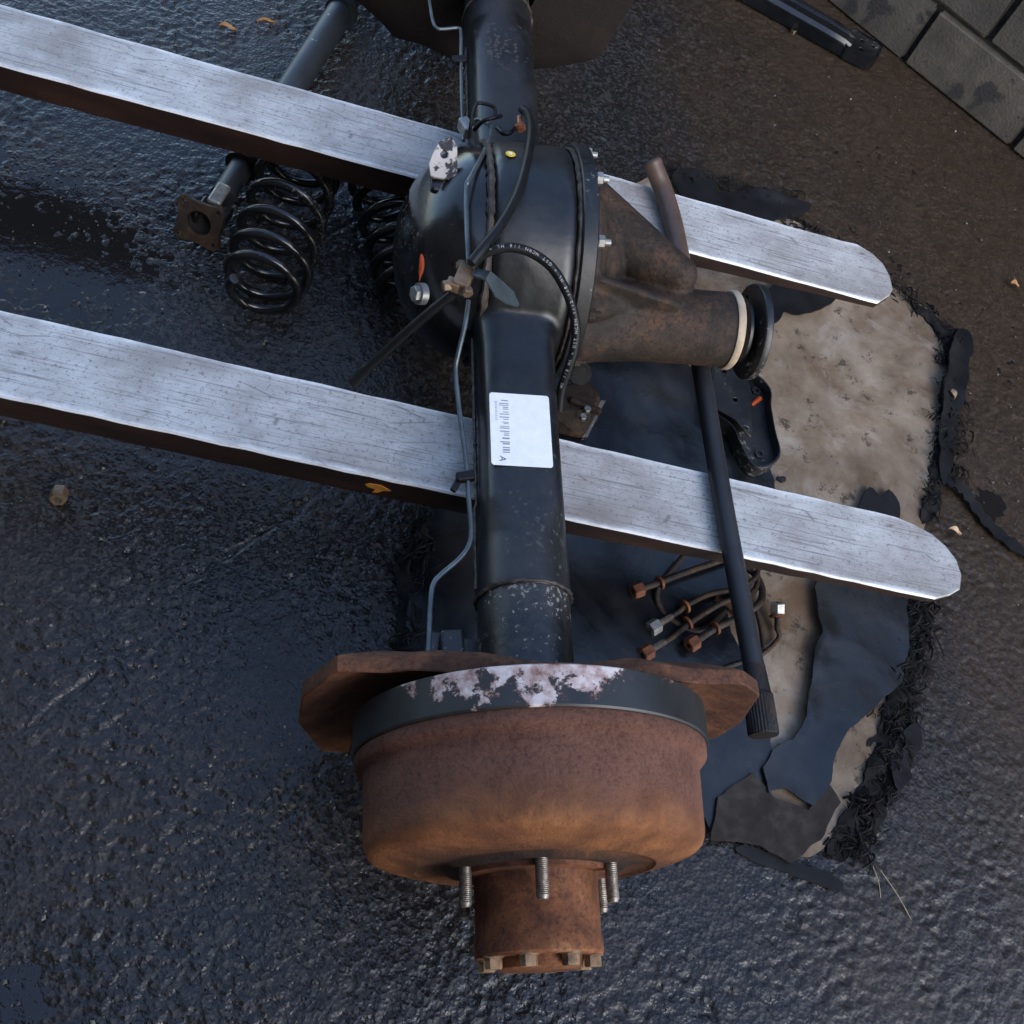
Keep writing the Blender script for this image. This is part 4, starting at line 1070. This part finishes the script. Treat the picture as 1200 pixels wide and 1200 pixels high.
# ------------------------------------------------------------------ loose hex nut on the asphalt, leaves, straw, crumbs
def build_small():
    c = at(69, 580, .012); m = MB(); hexnut(m, (0, 0, 0), (.42, -.80, .30), .0115, .020, .006); o = m.build('loose_nut', MAT['brass'], None, 30); o.location = c
    tag(o, 'dirty brass-coloured hex nut alone on the wet asphalt below the beam', 'nut')
    def leaf(p, L, W, ang, label, mat='leaf', z=.006, cup=.004, cat='leaf'):
        c = at(*p, z); m = MB(); loops = []
        n = 7; vs = []; d = Vector((math.cos(ang), math.sin(ang), 0)); s = Vector((-d.y, d.x, 0)); rg = random.Random(int(p[0]))
        for k in range(n):
            t = k / (n - 1); w = W * math.sin(math.pi * (t * .94 + .03)) ** .8 * rg.uniform(.8, 1.15); q = d * (L * (t - .5)) + Vector((0, 0, cup * math.sin(t * 5)))
            loops.append([q - s * w + Vector((0, 0, cup)), q, q + s * w + Vector((0, 0, cup * 1.2)), q + Vector((0, 0, -.0006))])
        m.loft(loops); o = m.build('dry_leaf', MAT[mat], None, 60); o.location = c; tag(o, label, cat, 'dry leaves')
    leaf((267, 33), .030, .006, R(30), 'curled orange leaf behind the far beam near the drive shaft')
    leaf((312, 26), .034, .004, R(50), 'thin brown leaf beside the curled orange leaf')
    leaf((1114, 460), .028, .007, R(130), 'tan leaf lying on the black frayed edge of the mat', 'leaf_pale', .018)
    leaf((1119, 623), .026, .005, R(10), 'tan leaf on wet ground just past the tip of the nearer beam', 'leaf_pale')
    leaf((1189, 334), .022, .008, R(20), 'brown leaf alone on the bare ground near the wall', 'leaf')
    leaf((929, 38), .022, .006, R(110), 'pale leaf beside the black plastic beam at the wall', 'leaf_pale')
    for a, b, lab in (((1022, 1013), (1032, 1052), 'short straw stalk on the wet ground by the mat'), ((1032, 1020), (1068, 1078), 'long thin straw stalk on the wet ground by the mat')):
        p, q = at(*a, .006), at(*b, .005); m = MB(); m.tube(spline([Vector(), (q - p) * .5 + Vector((.002, 0, .002)), q - p], 4), .0006, 5); o = m.build('straw_stalk', MAT['straw'], None, 60); o.location = p; tag(o, lab, 'straw', 'straw stalks')
    # bit of torn rubber on the mat
    c = at(912, 563, .012); m = MB(); rg = random.Random(2)
    for _ in range(5): m.box((rg.uniform(-.006, .006), rg.uniform(-.006, .006), .003 + rg.random() * .003), (.010, .006, .005), Matrix.Rotation(rg.random() * 3, 3, 'Z'))
    o = m.build('rubber_crumb', MAT['blackhole'], None, 0, .001); o.location = c; tag(o, 'small black crumb of rubber on the tan mat above the beam', 'rubber crumb')
    # ochre paint mark on the side of the beam
    p = at(441, 578, TZ - .025); t = (p - f2base).dot(TD); m = MB()
    ol = [(-.016, .004), (-.010, .008), (.004, .009), (.017, .001), (.008, -.003), (.002, -.010), (-.005, -.012), (-.002, -.003), (-.012, -.001)]
    me = plate_mesh('paint_mark', ol, [], .0012, MAT['ochre'], .0002); o = link('paint_mark', me, f2)
    o.matrix_basis = Matrix.Translation((t, -.0605, -.0235)) @ Matrix.Rotation(R(90), 4, 'X')
build_small()

# ------------------------------------------------------------------ black moulding at the foot of the wall
def build_moulding():
    A, B = at(845, -40, .03), at(1026, 62, .03); d = unit(Vector((B.x - A.x, B.y - A.y, 0))); mtx = frame(Vector((B.x, B.y, 0)), -d, (0, 0, 1)); root = empty('bumper_moulding', mtx)
    tag(root, 'long black plastic bumper moulding lying against the foot of the wall', 'moulding')
    L = .62; m = MB()
    prof = [(-.040, .004), (-.042, .020), (-.034, .034), (-.012, .040), (-.008, .034), (.006, .034), (.010, .042), (.030, .044), (.040, .034), (.040, .004)]
    m.loft([[(x, y * s, z * s) for y, z in prof] for x, s in ((.055, .8), (.075, .95), (.12, 1), (L, 1.05))]); m.build('beam', MAT['rubber'], root, 30, .002)
    ol = [(-.008, -.036), (.060, -.040), (.075, -.030), (.075, .030), (.060, .040), (.004, .034), (-.008, .020)]
    o = link('end_plate', plate_mesh('end_plate', ol, [(.012, -.018, .006), (.034, .018, .0075), (.040, -.016, .006)], .005, MAT['black_metal'], .001), root); o.location.z = .026
    m = MB(); m.loft([[(x * s + .03 * (1 - s), y * s, z) for x, y in ol] for s, z in ((1.03, .004), (1.03, .034), (.97, .034), (.97, .010))], False); m.build('end_rim', MAT['rubber'], root, 30)
build_moulding()

# ------------------------------------------------------------------ loose grit scattered over the asphalt
def build_grit():
    rg = random.Random(77); m = MB()
    base = [(1, 0, 0), (-1, 0, 0), (0, 1, 0), (0, -1, 0), (0, 0, 1), (0, 0, -1)]
    fs = [(0, 2, 4), (2, 1, 4), (1, 3, 4), (3, 0, 4), (2, 0, 5), (1, 2, 5), (3, 1, 5), (0, 3, 5)]
    for _ in range(3600):
        x, y = rg.uniform(-20, 1220), rg.uniform(-20, 1220); p = at(x, y, .0)
        r = .0008 + .0026 * rg.random() ** 4; p.z = -.001 + r * .5
        m.add([p + Vector(b) * r * rg.uniform(.6, 1.3) for b in base], fs)
    o = m.build('grit', MAT['grit'], None, 0); tag(o, kind='stuff')
k = N('grit'); n_ = k.noise(35, 2); k.col(k.ramp(n_, [(.35, (.03, .027, .025)), (.55, (.10, .085, .07)), (.7, (.28, .25, .22))])); k.rough(.6); MAT['grit'] = k.m
build_grit()
